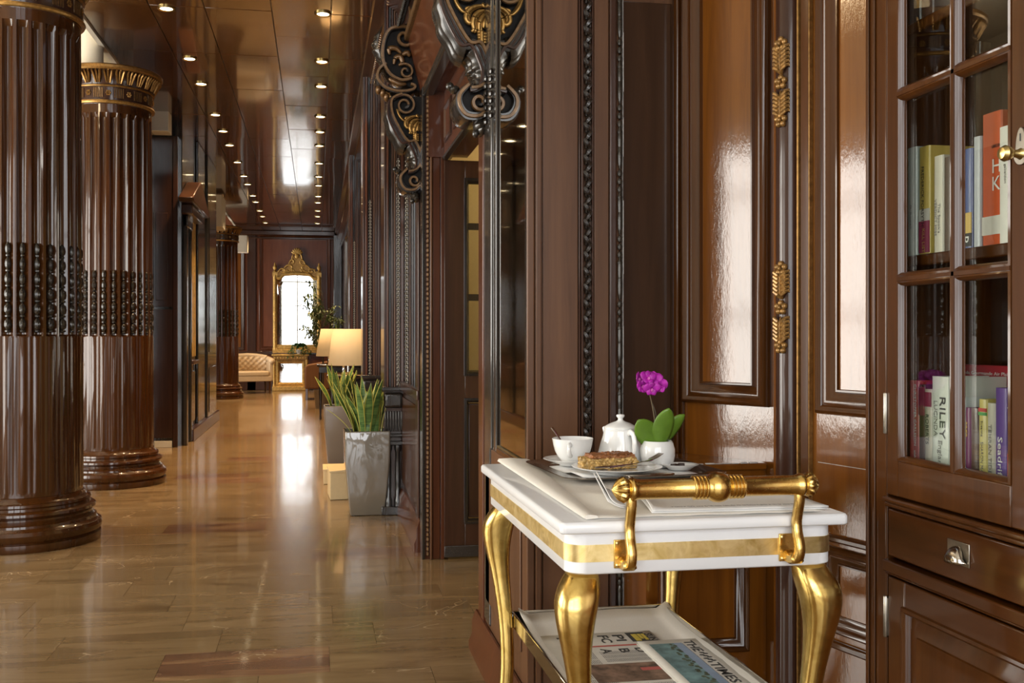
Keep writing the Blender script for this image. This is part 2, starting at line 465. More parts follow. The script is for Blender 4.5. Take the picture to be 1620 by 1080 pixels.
# lounge ceiling (white, higher) on the left and over the place where the camera stands
c2 = S(MB().box(-5.2, -1.72, -3.6, 24.2, LOUNGE, LOUNGE + .1).box(-1.72, 3.2, -3.6, 1.9, LOUNGE, LOUNGE + .1).build('ceiling', 'plaster_white'))
S(MB().box(-1.76, -1.72, 1.86, 23.6, CEIL - 0.02, LOUNGE).box(-1.72, 3.2, 1.86, 1.9, CEIL - 0.02, LOUNGE).build('trim_1', 'plaster_white'))
S(MB().box(-4.5, -1.56, 11.2, 11.44, 3.39, 3.68).build('trim_2', 'plaster_white', bevel=0.005))
S(MB().box(-3.4, -1.55, 17.2, 17.9, 3.02, 3.55).box(-3.4, -1.42, 21.4, 21.7, 2.95, 3.3).build('trim_3', 'plaster_white', bevel=0.01))

for i, (gx, gy) in enumerate(FILL_PENDANTS):  # bowls and rods of the added fill pendants
    g = S(empty('trim_%d' % (20 + i), (gx, gy, 0)))
    for k in range(2): MB().lathe([(0.02, 3.60 - .0), (0.22, 3.60), (0.24, 3.64), (0.20, 3.66), (0.02, 3.66)] if k == 0 else [(0.012, 3.66), (0.012, LOUNGE)], (0, 0, 0), 20).build('fill_pendant_bowl' if k == 0 else 'fill_pendant_rod', 'brass_aged', g)
# ---- downlights
LV = [7.68, 9.03, 9.91, 11.26, 12.14, 13.01, 14.26, 15.47, 16.29, 17.59, 18.4, 19.67, 20.59, 21.72]
LVR = [7.61, 8.93, 9.81, 11.16, 11.99, 12.86, 14.17, 15.34, 16.24, 17.48, 18.3, 19.49, 20.41, 21.65]
ld = bpy.data.lights.new('downlight_beam', 'SPOT'); ld.energy = 190; ld.color = (1.0, 0.66, 0.34); ld.spot_size = math.radians(95); ld.spot_blend = 0.9; ld.shadow_soft_size = 0.04
ring = MB().lathe([(0.046, 0.0), (0.060, -0.004), (0.064, -0.001), (0.064, 0.010), (0.046, 0.010)], seg=16, cap=False)
lens = MB().lathe([(0.001, 0.003), (0.046, 0.003), (0.047, 0.006)], seg=16)
first = None
def downlight(x, y, lab):
    global first
    if first is None:
        first = empty('ceiling_downlight', (x, y, CEIL - 0.008))
        ring.build('trim_ring', 'brass_aged', first); lens.build('lens', 'lamp_lens', first)
        r = first
    else:
        r = copy_tree(first); r.location = (x, y, CEIL - 0.008)
    tag(r, lab, 'downlight', 'recessed downlights along the corridor ceiling')
    l = bpy.data.objects.new('downlight_beam', ld); COL.objects.link(l); l.location = (x, y, CEIL - 0.03)
ORD = ['nearest', 'second', 'third', 'fourth', 'fifth', 'sixth', 'seventh', 'eighth', 'ninth', 'tenth', 'eleventh', 'twelfth', 'thirteenth', 'farthest']
for i, y in enumerate(LV):
    downlight(-1.085 + 0.001 * i, y, 'small glowing recessed downlight, %s in the row near the columns' % ORD[i])
for i, y in enumerate(LVR):
    downlight(0.042 - 0.003 * i, y, 'small glowing recessed downlight, %s in the row near the carved right wall' % ORD[i])

# ---- outer walls with windows
def wall_with_holes(name, fn, a0, a1, b0, b1, holes, th, material):
    """wall slab with rectangular holes; fn(a,b,h)"""
    xs = sorted({a0, a1, *[q for h in holes for q in h[:2]]}); zs = sorted({b0, b1, *[q for h in holes for q in h[2:]]})
    mb = MB()
    for i in range(len(xs) - 1):
        for j in range(len(zs) - 1):
            cx, cz = (xs[i] + xs[i + 1]) / 2, (zs[j] + zs[j + 1]) / 2
            if any(h[0] < cx < h[1] and h[2] < cz < h[3] for h in holes): continue
            vs = [fn(a, b_, h) for h in (0, -th) for b_ in (zs[j], zs[j + 1]) for a in (xs[i], xs[i + 1])]
            mb.add(vs, [(0, 2, 3, 1), (4, 5, 7, 6), (0, 1, 5, 4), (2, 6, 7, 3), (0, 4, 6, 2), (1, 3, 7, 5)])
    return S(mb.build(name, material))
def window(n, fn, a0, a1, b0, b1, na, nb):
    w = S(empty('window_%d' % n))
    mb = MB()
    def bar(p0, p1, q0, q1, h0=-0.06, h1=0.02):
        vs = [fn(a, b_, h) for h in (h0, h1) for b_ in (q0, q1) for a in (p0, p1)]
        mb.add(vs, [(0, 2, 3, 1), (4, 5, 7, 6), (0, 1, 5, 4), (2, 6, 7, 3), (0, 4, 6, 2), (1, 3, 7, 5)])
    t = 0.07
    bar(a0, a1, b0, b0 + t); bar(a0, a1, b1 - t, b1); bar(a0, a0 + t, b0, b1); bar(a1 - t, a1, b0, b1)
    for i in range(1, na):
        a = a0 + (a1 - a0) * i / na; bar(a - .03, a + .03, b0, b1, -0.05, 0.0)
    for j in range(1, nb):
        b_ = b0 + (b1 - b0) * j / nb; bar(a0, a1, b_ - .02, b_ + .02, -0.05, 0.0)
    S(mb.build('window_frame', 'plaster_white', w))
fnF = lambda a, b_, h: (a, FRONT_V + h, b_)
fnL = LW(LEFT_U)
wall_with_holes('wall_front', fnF, -5.2, 3.2, 0, LOUNGE, [(-3.5, -1.9, 0.35, 3.9), (-1.75, -0.15, 0.35, 3.9), (0.0, 1.4, 0.35, 3.9)], 0.1, 'plaster_white')
window(1, fnF, -3.5, -1.9, 0.35, 3.9, 2, 3); window(2, fnF, -1.75, -0.15, 0.35, 3.9, 2, 3); window(3, fnF, 0.0, 1.4, 0.35, 3.9, 2, 3)
LH = [(0.3, 2.3, .35, 3.45), (2.9, 5.0, .35, 3.45), (5.25, 7.6, .35, 3.45), (19.4, 22.4, .35, 3.45)]
wall_with_holes('wall_left', fnL, -3.6, 24.2, 0, LOUNGE, LH, 0.1, 'plaster_white')
S(MB().box(LEFT_U - .01, LEFT_U + .06, 9.0, 19.2, 0, 3.2).build('trim_10', 'wood_orange'))
for k, (a0, a1, b0, b1) in enumerate(LH):
    S(MB().box(LEFT_U - .05, LEFT_U - .03, a0, a1, 2.85, 3.45).build('trim_%d' % (11 + k), 'plaster_cream'))
for i, (a0, a1, b0, b1) in enumerate(LH): window(4 + i, fnL, a0, a1, b0, b1, 2, 3)

# ---- right wall beside the camera : two splayed panelled faces with a half-round shaft between them
U = 1.282
def SW(p0, deg):
    """face through p0, running away from the camera and turned by deg from the corridor's direction; h = out of the face"""
    sn, cs = math.sin(math.radians(deg)), math.cos(math.radians(deg))
    return lambda a, b_, h: (p0[0] + a * sn - h * cs, p0[1] + a * cs + h * sn, b_)
def RW(U):
    return lambda a, b_, h: (U - h, a, b_)
def rbox(mb, fn, a0, a1, b0, b1, h0, h1):
    vs = [fn(a, b_, h) for h in (h0, h1) for b_ in (b0, b1) for a in (a0, a1)]
    return mb.add(vs, [(0, 2, 3, 1), (4, 5, 7, 6), (0, 1, 5, 4), (2, 6, 7, 3), (0, 4, 6, 2), (1, 3, 7, 5)])
def part(name, material, parent, fn, rects, bevel=0.0, seg=2):
    for r in rects: o = rbox(MB(), fn, *r).build(name, material, parent, bevel=bevel, seg=seg)
    return o
A_, C_ = SW((1.282, 2.70), -30), SW((1.282, 2.553), -15)
mb = MB(); rbox(mb, A_, -0.10, 0.357, 0, LOUNGE, -0.30, 0); rbox(mb, C_, -0.55, 0.10, 0, LOUNGE, -0.30, 0)
wall_right = S(mb.box(1.9, 2.0, -3.6, 2.1, 0, LOUNGE).build('wall_right', 'wood_orange'))
def wall_panel(parent, fn, a0, a1, b0, b1, prof, pm='wood_orange', fm='wood_case', tilt=0.0):
    f = MB().frame(fn, a0, a1, b0, b1, prof)
    f.build('panel_moulding', fm, parent, smooth=50)
    d = prof[-1][0]
    return part('panel', pm, parent, fn, [(a0 + d - .004, a1 - d + .004, b0 + d - .004, b1 - d + .004, -0.004, 0.0035)], 0.0015, 1)
part('corner_bead', 'wood_case', wall_right, A_, [(0.336, 0.357, 0.84, 3.6, 0, 0.020)], 0.006)
part('stile', 'wood_case', wall_right, A_, [(0.322, 0.334, 0.84, 3.6, 0, 0.012)], 0.003)
wall_panel(wall_right, A_, 0.010, 0.318, 1.0, 3.4, sprof(0.70, 1.25))
# rope strip with a pale worn fillet
part('fillet', 'crack_paint', wall_right, A_, [(-0.018, -0.008, 0.84, 3.6, 0, 0.018)], 0.004)
rope = MB(); z = 0.2; rp_ = A_(-0.040, 0, 0.012)
while z < 3.3:
    rope.ell((rp_[0], rp_[1], z), (0.012, 0.010, 0.017), 6, 4, Euler((0.5, 0, 0)).to_matrix()); z += 0.023
tag(rope.build('rope_moulding', 'ebony', wall_right), kind='stuff')
# half round shaft with gilded carvings
hx, hy = 1.278, 2.594
half = MB().lathe([(0.038, 0.0), (0.038, 3.6)], (hx, hy, 0), 28).build('half_round_shaft', 'wood_dark', wall_right, smooth=60)
def carving(parent, z0, z1):
    """long gilded carving on the shaft: rosette, leaf, rosette, leaf, rosette"""
    n = Vector((-0.88, -0.47, 0)); t = Vector((0.47, -0.88, 0)); c0 = Vector((hx, hy, 0)) + n * 0.036
    def q(o, y, z): return c0 + n * o + t * y + Vector((0, 0, z))
    zc = (z0 + z1) / 2
    Rm = Matrix((n, t, Vector((0, 0, 1)))).transposed()
    for zz in (z0 + 0.019, zc, z1 - 0.019):
        mb = MB()
        for k in range(5):
            a = 2 * PI * k / 5 + 0.3
            mb.ell(q(0.006, 0.0125 * math.cos(a), zz + 0.0125 * math.sin(a)), (0.009, 0.0088, 0.0088), 10, 6, Rm)
        mb.ell(q(0.013, 0, zz), (0.007, 0.006, 0.006), 8, 5, Rm)
        mb.build('rosette', 'gilt_carving', parent)
    for zz, sg in (((z0 + zc) / 2, 1), ((zc + z1) / 2, 1)):
        mb = MB()
        for k in range(6):
            e = (k - 2.5) * 0.0105 - 0.006
            for sd in (-1, 1):
                path = [q(0.002, sd * 0.002, zz + e - .006), q(0.012, sd * 0.008, zz + e + 0.004), q(0.011, sd * 0.017, zz + e + 0.013), q(0.003, sd * 0.025, zz + e + 0.016), q(0.004, sd * 0.026, zz + e + 0.010)]
                mb.tube(path, [0.003, 0.0052, 0.0056, 0.0042, 0.002], 7)
        mb.ell(q(0.006, 0, zz), (0.009, 0.004, 0.040), 8, 6, Rm)
        mb.build('leaf_scroll', 'gilt_carving', parent)
carving(half, 1.770, 2.015)
carving(half, 1.155, 1.405)
part('fillet', 'gilt_dark', wall_right, C_, [(-0.018, -0.012, 0.0, 3.6, 0, 0.018), (-0.056, -0.053, 0.0, 3.6, 0, 0.014)], 0.001, 1)
part('stile', 'wood_case', wall_right, C_, [(-0.052, -0.019, 0.0, 3.6, 0, 0.012)], 0.003)
# second panel, cut off by the bookcase
wall_panel(wall_right, C_, -0.60, -0.088, 1.0, 3.4, sprof(0.70, 1.25))
wall_panel(wall_right, C_, -0.60, -0.110, 0.44, 0.66, sprof(0.5, 0.9))
part('rail', 'wood_case', wall_right, C_, [(-0.5, -0.06, 0.672, 0.690, 0, 0.016), (-0.5, -0.06, 0.40, 0.42, 0, 0.016)], 0.005)
part('joint', 'crack_paint', wall_right, C_, [(-0.26, -0.075, 0.870, 0.8715, 0, 0.0012)])

# ---- base cabinet filling the recess, its front towards the camera
base_r = S(MB().box(0.905, 1.262, 2.712, 3.08, 0, 0.838).build('wall_right', 'wood_orange'))
Bf2 = FW(2.712)
wall_panel(base_r, Bf2, 0.94, 1.205, 0.31, 0.80, sprof(0.42, 1.0))
part('ledge', 'wood_orange', base_r, Bf2, [(0.905, 1.262, 0.822, 0.842, -0.37, 0.010)], 0.004)
rng2 = random.Random(4)
for k in range(9): part('worn_edge', 'crack_paint', base_r, Bf2, [(1.00 + .026 * k, 1.00 + .026 * k + rng2.uniform(.018, .026), 0.8415, 0.8425 + rng2.uniform(0, .003), 0.002, 0.0108)], 0.0005, 1)
part('skirting', 'wood_case', base_r, Bf2, [(0.905, 1.262, 0.0, 0.16, 0, 0.016)], 0.005)
# ---- shallow recessed face between the pier and the splay
wall_back = S(MB().box(0.62, 1.30, 3.035, 3.84, 0, LOUNGE).build('wall_back', 'wood_pier'))
N = FW(3.035)
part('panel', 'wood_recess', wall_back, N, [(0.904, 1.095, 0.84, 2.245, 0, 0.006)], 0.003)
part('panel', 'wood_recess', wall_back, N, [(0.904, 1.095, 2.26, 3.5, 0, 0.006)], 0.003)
part('stile', 'wood_case', wall_back, N, [(1.098, 1.115, 0.84, 3.6, 0, 0.012)], 0.004)

PV = 2.923
pier = S(MB().box(0.61 + 0.012, 0.902, PV + 0.012, 3.84, 0, 3.6).build('wall_right', 'wood_pier'))
Pf = FW(PV + 0.012)
part('corner_moulding', 'wood_pier', pier, Pf, [(0.610, 0.633, 0, 3.6, 0, 0.012), (0.635, 0.654, 0, 3.6, 0, 0.016)], 0.004)
part('board', 'wood_pier', pier, Pf, [(0.658, 0.765, 0, 3.6, 0, 0.010)], 0.002)
part('fillet', 'wood_dark', pier, Pf, [(0.767, 0.772, 0, 3.6, 0, 0.014), (0.774, 0.781, 0, 3.6, 0, 0.018)], 0.002, 1)
part('fillet', 'wood_dark', pier, Pf, [(0.806, 0.812, 0, 3.6, 0, 0.018)], 0.002, 1)
part('board', 'wood_pier', pier, Pf, [(0.815, 0.860, 0, 3.6, 0, 0.010)], 0.002)
part('board', 'wood_dark', pier, Pf, [(0.862, 0.884, 0, 3.6, 0, 0.014)], 0.004)
orn = MB()
z = 0.05; k = 0
while z < 3.2:
    sg = 1 if k % 2 else -1
    orn.ell((0.7935 + sg * 0.0035, PV - 0.002, z), (0.0095, 0.010, 0.018), 6, 4, Euler((0, sg * 0.55, 0)).to_matrix())
    orn.ell((0.7935 - sg * 0.006, PV - 0.004, z + 0.012), (0.004, 0.007, 0.007), 6, 4)
    z += 0.024; k += 1
tag(orn.build('carved_leaf_moulding', 'ebony_rough', pier), kind='stuff')
bead = MB(); z = 0.05; k = 0
while z < 3.2:
    if k % 6 < 4: bead.ell((0.893, PV - 0.004, z), (0.0085, 0.009, 0.012), 7, 4); z += 0.024
    else: bead.ell((0.893, PV - 0.004, z + 0.03), (0.0075, 0.009, 0.045), 7, 6); z += 0.05
    k += 1
tag(bead.build('bead_moulding', 'ebony', pier), kind='stuff')
cr = MB(); z = 0.05
rr = random.Random(5)
while z < 3.2:
    h = rr.uniform(0.04, 0.16); w = rr.uniform(0.0003, 0.0030)
    if rr.random() < 0.8: cr.box(0.9025, 0.9025 + w, PV - 0.002, PV + 0.006, z, z + h)
    z += h
tag(cr.build('bare_plaster_edge', 'crack_paint', pier), kind='stuff')
# corridor side of the pier
Ps = RW(0.61 + 0.012)
part('corner_moulding', 'wood_red', pier, Ps, [(3.755, 3.84, 0, 3.6, 0, 0.012), (3.70, 3.752, 0, 3.6, 0, 0.018)], 0.005)
part('fluted_board', 'wood_lift', pier, Ps, [(3.575, 3.695, 0.16, 3.6, -.004, 0.014)], 0.016, 5)
part('fluted_board', 'wood_lift', pier, Ps, [(3.52, 3.562, 0.80, 3.6, 0, 0.018), (3.455, 3.51, 0.80, 3.6, 0, 0.012)], 0.009, 4)
part('rail', 'wood_pier', pier, Ps, [(2.925, 3.70, 0.0, 0.80, 0, 0.008)], 0.004)
part('frame_moulding', 'brass_aged', pier, Ps, [(2.965, 3.45, 0.818, 0.826, 0, 0.010)], 0.002)
part('frame_moulding', 'wood_case', pier, Ps, [(2.965, 3.45, 0.80, 0.818, 0, 0.012)], 0.003)
pm_ = part('mirror_strip', 'mirror_old', pier, Ps, [(2.97, 3.45, 0.826, 3.6, 0, 0.003)])
part('corner_moulding', 'ebony_rough', pier, Ps, [(2.936, 2.968, 0.6, 3.6, 0, 0.010)], 0.004)
ps_ = part('panel', 'wood_pier', pier, Ps, [(3.02, 3.66, 0.24, 0.70, 0.008, 0.014)], 0.004)
tip = MB()
for yy, mm in ((3.64, 0), (3.53, 0)):
    for k in range(7):
        tip.ell((0.605, yy, 2.14 - 0.026 * k), (0.010, 0.016 if k % 2 else 0.022, 0.012), 7, 4)
tag(tip.build('carved_tip', 'ebony', pier), kind='stuff')
S(MB().prism([(0, 0), (0.035, 0), (0.035, 0.03), (0.022, 0.06), (0.022, 0.11), (0.008, 0.15), (0, 0.15)], lambda p, q, t: (0.61 - p, t, q), 2.90, 3.86).build('baseboard_right', 'wood_red'))

# ---- opening beyond the pier
S(MB().box(0.64, 3.2, 6.4, 6.5, 0, CEIL).box(2.2, 2.3, 3.84, 6.5, 0, CEIL).box(0.9, 2.3, 3.8, 3.86, 0, CEIL).build('wall_side_room', 'plaster_cream'))
S(MB().box(0.72, 3.2, 3.84, 6.4, 2.9, 3.0).build('ceiling', 'plaster_cream'))
lintel = S(MB().box(0.675, 0.80, 3.84, 5.42, 2.17, 2.52).build('door_1', 'wood_red'))
Lf = RW(0.675)
for y0, y1 in ((5.10, 5.36), (4.2, 5.0)):
    MB().frame(Lf, y0, y1, 2.235, 2.43, [(0, 0), (0, .010), (.014, .014), (.024, .008), (.03, 0.0)]).build('panel_moulding', 'wood_dark', lintel)
    part('panel', 'wood_red', lintel, Lf, [(y0 + .028, y1 - .028, 2.263, 2.402, 0, 0.004)])
part('lintel_edge', 'ebony', lintel, Lf, [(3.84, 5.42, 2.155, 2.172, -0.02, 0.012)], 0.003)
# the open door leaf, seen flat on
leaf = S(empty('door_2', (0.675, 5.42, 0)))
LFn = lambda a, b_, h: (a, -h, b_)
part('stile', 'wood_dark', leaf, LFn, [(0.0, 0.112, 0.012, 2.155, -0.045, 0)], 0.003)
part('stile', 'wood_dark', leaf, LFn, [(0.70, 0.80, 0.012, 2.155, -0.045, 0)], 0.003)
part('rail', 'wood_dark', leaf, LFn, [(0.112, 0.70, 0.012, 0.20, -0.045, 0), (0.112, 0.70, 0.86, 1.0, -0.045, 0), (0.112, 0.70, 2.05, 2.155, -0.045, 0)], 0.003)
part('panel', 'wood_dark', leaf, LFn, [(0.13, 0.69, 0.22, 0.84, -0.03, -0.012)], 0.008)
MB().frame(LFn, 0.108, 0.704, 0.19, 0.87, [(0, 0), (0, .012), (.012, .014), (.022, .004), (.026, -0.014)]).build('panel_moulding', 'wood_black', leaf)
MB().frame(LFn, 0.108, 0.704, 0.99, 2.06, [(0, 0), (0, .012), (.012, .014), (.022, .004), (.030, -0.02)]).build('panel_moulding', 'wood_black', leaf)
part('door_glass', 'pane_glass', leaf, LFn, [(0.112, 0.70, 1.0, 2.05, -0.026, -0.022)])
for zz in (1.415, 1.80): part('glazing_bar', 'wood_black', leaf, LFn, [(0.112, 0.70, zz - 0.018, zz + 0.018, -0.035, -0.008)], 0.003)
part('kick_plate', 'ebony_rough', leaf, LFn, [(0.0, 0.80, 0.012, 0.075, 0, 0.012)], 0.003)
ldp = bpy.data.lights.new('side_room_lamp', 'POINT'); ldp.energy = 14; ldp.color = (1, .8, .5); ldp.shadow_soft_size = 0.15
lo = bpy.data.objects.new('side_room_lamp', ldp); COL.objects.link(lo); lo.location = (1.6, 5.9, 2.4)
# far jamb of the opening (faces the camera)
jamb = S(MB().box(0.572, 0.675, 5.45, 5.62, 0, 2.6).box(0.59, 0.72, 5.42, 6.4, 2.17, CEIL).build('trim_4', 'wood_red'))
Jf = FW(5.45)
part('fillet', 'wood_black', jamb, Jf, [(0.557, 0.574, 0, 2.55, -0.1, 0.01)], 0.003)
part('bead', 'wood_pier', jamb, Jf, [(0.600, 0.612, 0, 2.6, 0, 0.022)], 0.005)
part('stile', 'wood_red', jamb, Jf, [(0.614, 0.655, 0, 2.6, 0, 0.012), (0.658, 0.678, 0, 2.6, 0, 0.02)], 0.004)
og = MB(); z = 0.03
while z < 2.5:
    og.ell((0.588, 5.445, z), (0.010, 0.010, 0.014), 5, 3); z += 0.026
tag(og.build('carved_bead_moulding', 'gilt_brown', jamb), kind='stuff')
# hood over the opening : a raking red panel between the brackets
hood = S(MB().prism([(0.60, 2.52), (0.565, 2.54), (0.50, 2.80), (0.49, 2.86), (0.72, 2.86), (0.72, 2.52)], lambda p, q, t: (p, t, q), 3.80, 5.62).build('trim_5', 'wood_red'))
part('hood_moulding', 'gilt_brown', hood, lambda a, b_, h: (0.49 - h, a, b_), [(3.80, 5.62, 2.83, 2.87, -0.02, 0.02)], 0.008)
part('hood_moulding', 'ebony', hood, lambda a, b_, h: (0.60 - h, a, b_), [(3.80, 5.62, 2.50, 2.55, -0.02, 0.04)], 0.01)
part('hood_roof', 'wood_dark', hood, lambda a, b_, h: (0.50 - h, a, b_), [(3.80, 5.62, 2.87, 3.2, -0.24, 0.0)], 0.01)
lv = MB()
for k in range(34):
    y = 4.3 + 0.039 * k
    for j in range(3):
        lv.ell((0.455 + .03 * j, y + 0.02 * (j % 2), 2.95 + .10 * j), (0.02, 0.016, 0.055), 5, 4, Euler((0, 0.4, 0)).to_matrix())
tag(lv.build('carved_leaf_frieze', 'ebony', hood), kind='stuff')

# ---- right wall beyond the opening : mirror over panelled dado, then two pilasters, then far mirrors
UW = 0.572
wallr2 = S(MB().box(UW, UW + 0.15, 5.62, 23.4, 0, CEIL).build('wall_right', 'wood_dark'))
W2 = RW(UW)
part('mirror_panel', 'mirror_old', wallr2, W2, [(5.84, 6.87, 0.90, 2.75, 0, 0.004)])
part('frame_moulding', 'wood_dark', wallr2, W2, [(5.70, 5.84, 0.16, 2.8, 0, 0.014), (5.7, 6.87, 0.84, 0.90, 0, 0.02), (5.7, 6.87, 2.75, 2.82, 0, 0.02)], 0.006)
part('dado_panel', 'wood_case', wallr2, W2, [(5.76, 6.82, 0.22, 0.80, 0, 0.008)], 0.004)
S(MB().prism([(0, 0), (0.04, 0), (0.04, 0.05), (0.028, 0.08), (0.028, 0.13), (0.010, 0.18), (0, 0.18)], lambda p, q, t: (UW - p, t, q), 5.62, 6.87).build('baseboard_right', 'wood_red'))
def pilaster(v, u0, u1, orn_u, n):
    p = S(MB().box(u0, UW + 0.01, v + 0.012, v + 0.34, 0, CEIL - 0.1).build('trim_%d' % n, 'wood_dark'))
    Q = FW(v + 0.012)
    e = (UW - u0) / 8.0
    for i, (m_, hh) in enumerate((('wood_dark', .012), ('wood_red', .02), ('wood_black', .008), ('wood_dark', .016), ('wood_pier', .012), ('wood_dark', .012), ('wood_dark', .02), ('wood_red', .014))):
        part('pilaster_strip', m_, p, Q, [(u0 + e * i + .001, u0 + e * (i + 1) - .001, 0.86, CEIL - 0.1, 0, hh)], 0.004)
    ob = MB(); z = 0.88
    while z < 2.4:
        a = orn_u
        ob.ell((a - .006, v - 0.010, z), (0.006, 0.006, 0.010), 5, 3, Euler((0, .5, 0)).to_matrix()); ob.ell((a + .006, v - 0.010, z), (0.006, 0.006, 0.010), 5, 3, Euler((0, -.5, 0)).to_matrix())
        ob.ell((a, v - 0.012, z + 0.014), (0.006, 0.005, 0.006), 5, 3); z += 0.028
    tag(ob.build('carved_rosette_strip', 'steel_dull', p), kind='stuff')
    # pedestal : shelf, bulging block, fluted frieze, ledge, colonnette
    part('pedestal_ledge', 'wood_black', p, Q, [(u0 - .02, UW, 0.835, 0.865, -0.02, 0.05), (u0 - .015, UW, 0.525, 0.55, -0.02, 0.055), (u0 - .02, UW, 0.47, 0.50, -0.02, 0.05), (u0 - .02, UW, 0, 0.06, -0.02, 0.06)], 0.006)
    part('pedestal_block', 'wood_black', p, Q, [(u0 + .0, UW, 0.72, 0.825, 0, 0.04)], 0.03, 4)
    mb = MB(); w = (UW - u0) / 7
    for i in range(7): rbox(mb, Q, u0 + w * i + .003, u0 + w * (i + 1) - .003, 0.565, 0.70, 0, 0.03)
    mb.build('fluted_frieze', 'wood_black', p, bevel=0.004)
    cm = MB()
    for uu in (u0 + 0.03, UW - 0.035): cm.lathe([(0.024, 0.06), (0.024, 0.10), (0.017, 0.12), (0.019, 0.25), (0.016, 0.42), (0.024, 0.44), (0.024, 0.47)], (uu, v - 0.015, 0), 12)
    cm.build('colonnette', 'wood_lift', p)
    return p
pilaster(6.87, 0.445, 0.572, 0.540, 6)
pilaster(9.0, 0.395, 0.572, 0.46, 7)
pilaster(12.9, 0.40, 0.572, 0.46, 8)
for y0, y1 in ((9.5, 12.7), (13.4, 15.6), (15.8, 18.0), (18.2, 20.4)):
    part('mirror_panel', 'mirror_old', wallr2, W2, [(y0, y1, 0.9, 3.1, 0, 0.004)])
    MB().frame(W2, y0 - .08, y1 + .08, 0.82, 3.18, [(0, 0), (0, .02), (.04, .04), (.08, .02), (.09, 0)]).build('mirror_moulding', 'wood_black', wallr2)
# cornice with a rope moulding
corn = S(MB().prism([(0.62, 3.6), (0.40, 3.6), (0.40, 3.56), (0.45, 3.52), (0.46, 3.45), (0.53, 3.40), (0.54, 3.28), (0.62, 3.26)], lambda p, q, t: (p, t, q), 5.62, 23.4).build('trim_9', 'wood_dark'))
rp = MB(); y = 5.65
while y < 20:
    rp.ell((0.47, y, 3.455), (0.013, 0.030, 0.013), 5, 3, Euler((0.5, 0, 0)).to_matrix()); y += 0.055
tag(rp.build('rope_moulding', 'gilt_brown', corn), kind='stuff')

# ---- far wall
FV = 23.4
wallf = S(MB().box(-5.2, 1.0, FV, FV + 0.15, 0, LOUNGE).build('wall_far', 'wood_far'))
Ff = FW(FV)
wall_panel(wallf, Ff, -1.30, 0.30, 0.9, 3.50, sprof(1.0, 1.4), 'wood_far', 'wood_red')
wall_panel(wallf, Ff, -2.60, -1.62, 0.9, 3.15, sprof(0.8, 1.4), 'wood_orange', 'wood_dark')
part('pilaster_strip', 'wood_dark', wallf, Ff, [(-1.56, -1.36, 0, 3.5, 0, 0.03)], 0.01)
part('pilaster_strip', 'wood_black', wallf, Ff, [(0.36, 0.56, 0, 3.6, 0, 0.10)], 0.02)
part('dado_rail', 'wood_dark', wallf, Ff, [(-5, 0.57, 0.80, 0.88, 0, 0.04)], 0.01)
part('frieze', 'wood_dark', wallf, Ff, [(-5, 0.57, 3.50, 3.6, 0, 0.10), (-5, 0.57, 3.42, 3.46, 0, 0.05)], 0.012)
S(MB().box(-5.2, 0.57, FV - 0.03, FV, 0, 0.2).build('baseboard_far', 'wood_dark', bevel=0.01))

# ---- left side beyond the columns : lift lobby wall
liftb = S(MB().box(-1.90, -1.74, 10.15, 11.5, 0, CEIL).box(-1.76, -1.50, 11.46, 11.6, 0, 3.39).box(-2.4, -1.47, 11.6, 15.2, 0, CEIL).build('wall_lift', 'wood_lift'))
Bf = FW(11.46)
part('panel', 'wood_dark', liftb, Bf, [(-1.75, -1.55, 0.10, 1.50, 0, 0.01), (-1.75, -1.55, 1.53, 3.37, 0, 0.012)], 0.004)
part('panel', 'wood_dark', liftb, Bf, [(-1.73, -1.60, 1.60, 2.55, 0.012, 0.02)], 0.004)
part('stile', 'wood_dark', liftb, Bf, [(-1.55, -1.50, 0, 3.39, 0, 0.02)], 0.006)
part('skirting', 'plaster_white', liftb, Bf, [(-1.76, -1.56, 0.0, 0.07, 0, 0.016)], 0.003)
Lw = LW(-1.47)
part('architrave', 'wood_lift', liftb, Lw, [(11.60, 11.72, 0, 2.55, 0, 0.05), (12.0, 12.06, 0, 2.55, 0, 0.05), (11.6, 12.06, 2.42, 2.55, 0, 0.06)], 0.012)
part('lift_door', 'door_blue', liftb, Lw, [(11.72, 12.0, 0.01, 2.42, 0, 0.012)], 0.004)
part('entablature', 'wood_dark', liftb, Lw, [(11.5, 12.55, 2.55, 2.66, 0, 0.12)], 0.012)
ped = MB(); fnp = lambda p, q, t: (-1.47 + t, p, q)
ped.prism([(11.3, 2.66), (12.85, 2.66), (12.90, 2.70), (12.05, 2.97), (11.98, 2.97), (11.25, 2.70)], fnp, 0.0, 0.16)
ped.build('pediment', 'wood_dark', liftb, bevel=0.012)
part('gilt_strip', 'gilt_mirror', liftb, Lw, [(12.22, 12.42, 0.97, 2.62, 0.012, 0.03), (12.50, 12.60, 0.97, 2.62, 0.012, 0.03)], 0.006)
part('strip_backing', 'wood_lift', liftb, Lw, [(12.15, 12.68, 0.93, 2.66, 0, 0.014)], 0.004)
part('sill', 'wood_dark', liftb, Lw, [(12.12, 12.70, 0.88, 0.93, 0, 0.06)], 0.01)
part('pilaster_strip', 'wood_lift', liftb, Lw, [(12.85, 13.6, 0, CEIL, 0, 0.03), (13.75, 14.9, 0, CEIL, 0, 0.05)], 0.012)
part('panel', 'wood_lift', liftb, Lw, [(13.9, 14.75, 1.0, 2.8, 0.05, 0.058), (13.9, 14.75, 0.2, 0.8, 0.05, 0.058), (12.2, 12.62, 0.2, 0.8, 0.0, 0.02)], 0.006)
part('skirting', 'wood_dark', liftb, Lw, [(12.06, 15.2, 0, 0.14, 0, 0.07)], 0.008)
S(MB().box(-2.1, -1.95, 15.2, 19.4, 0, 3.2).build('wall_left', 'wood_dark'))

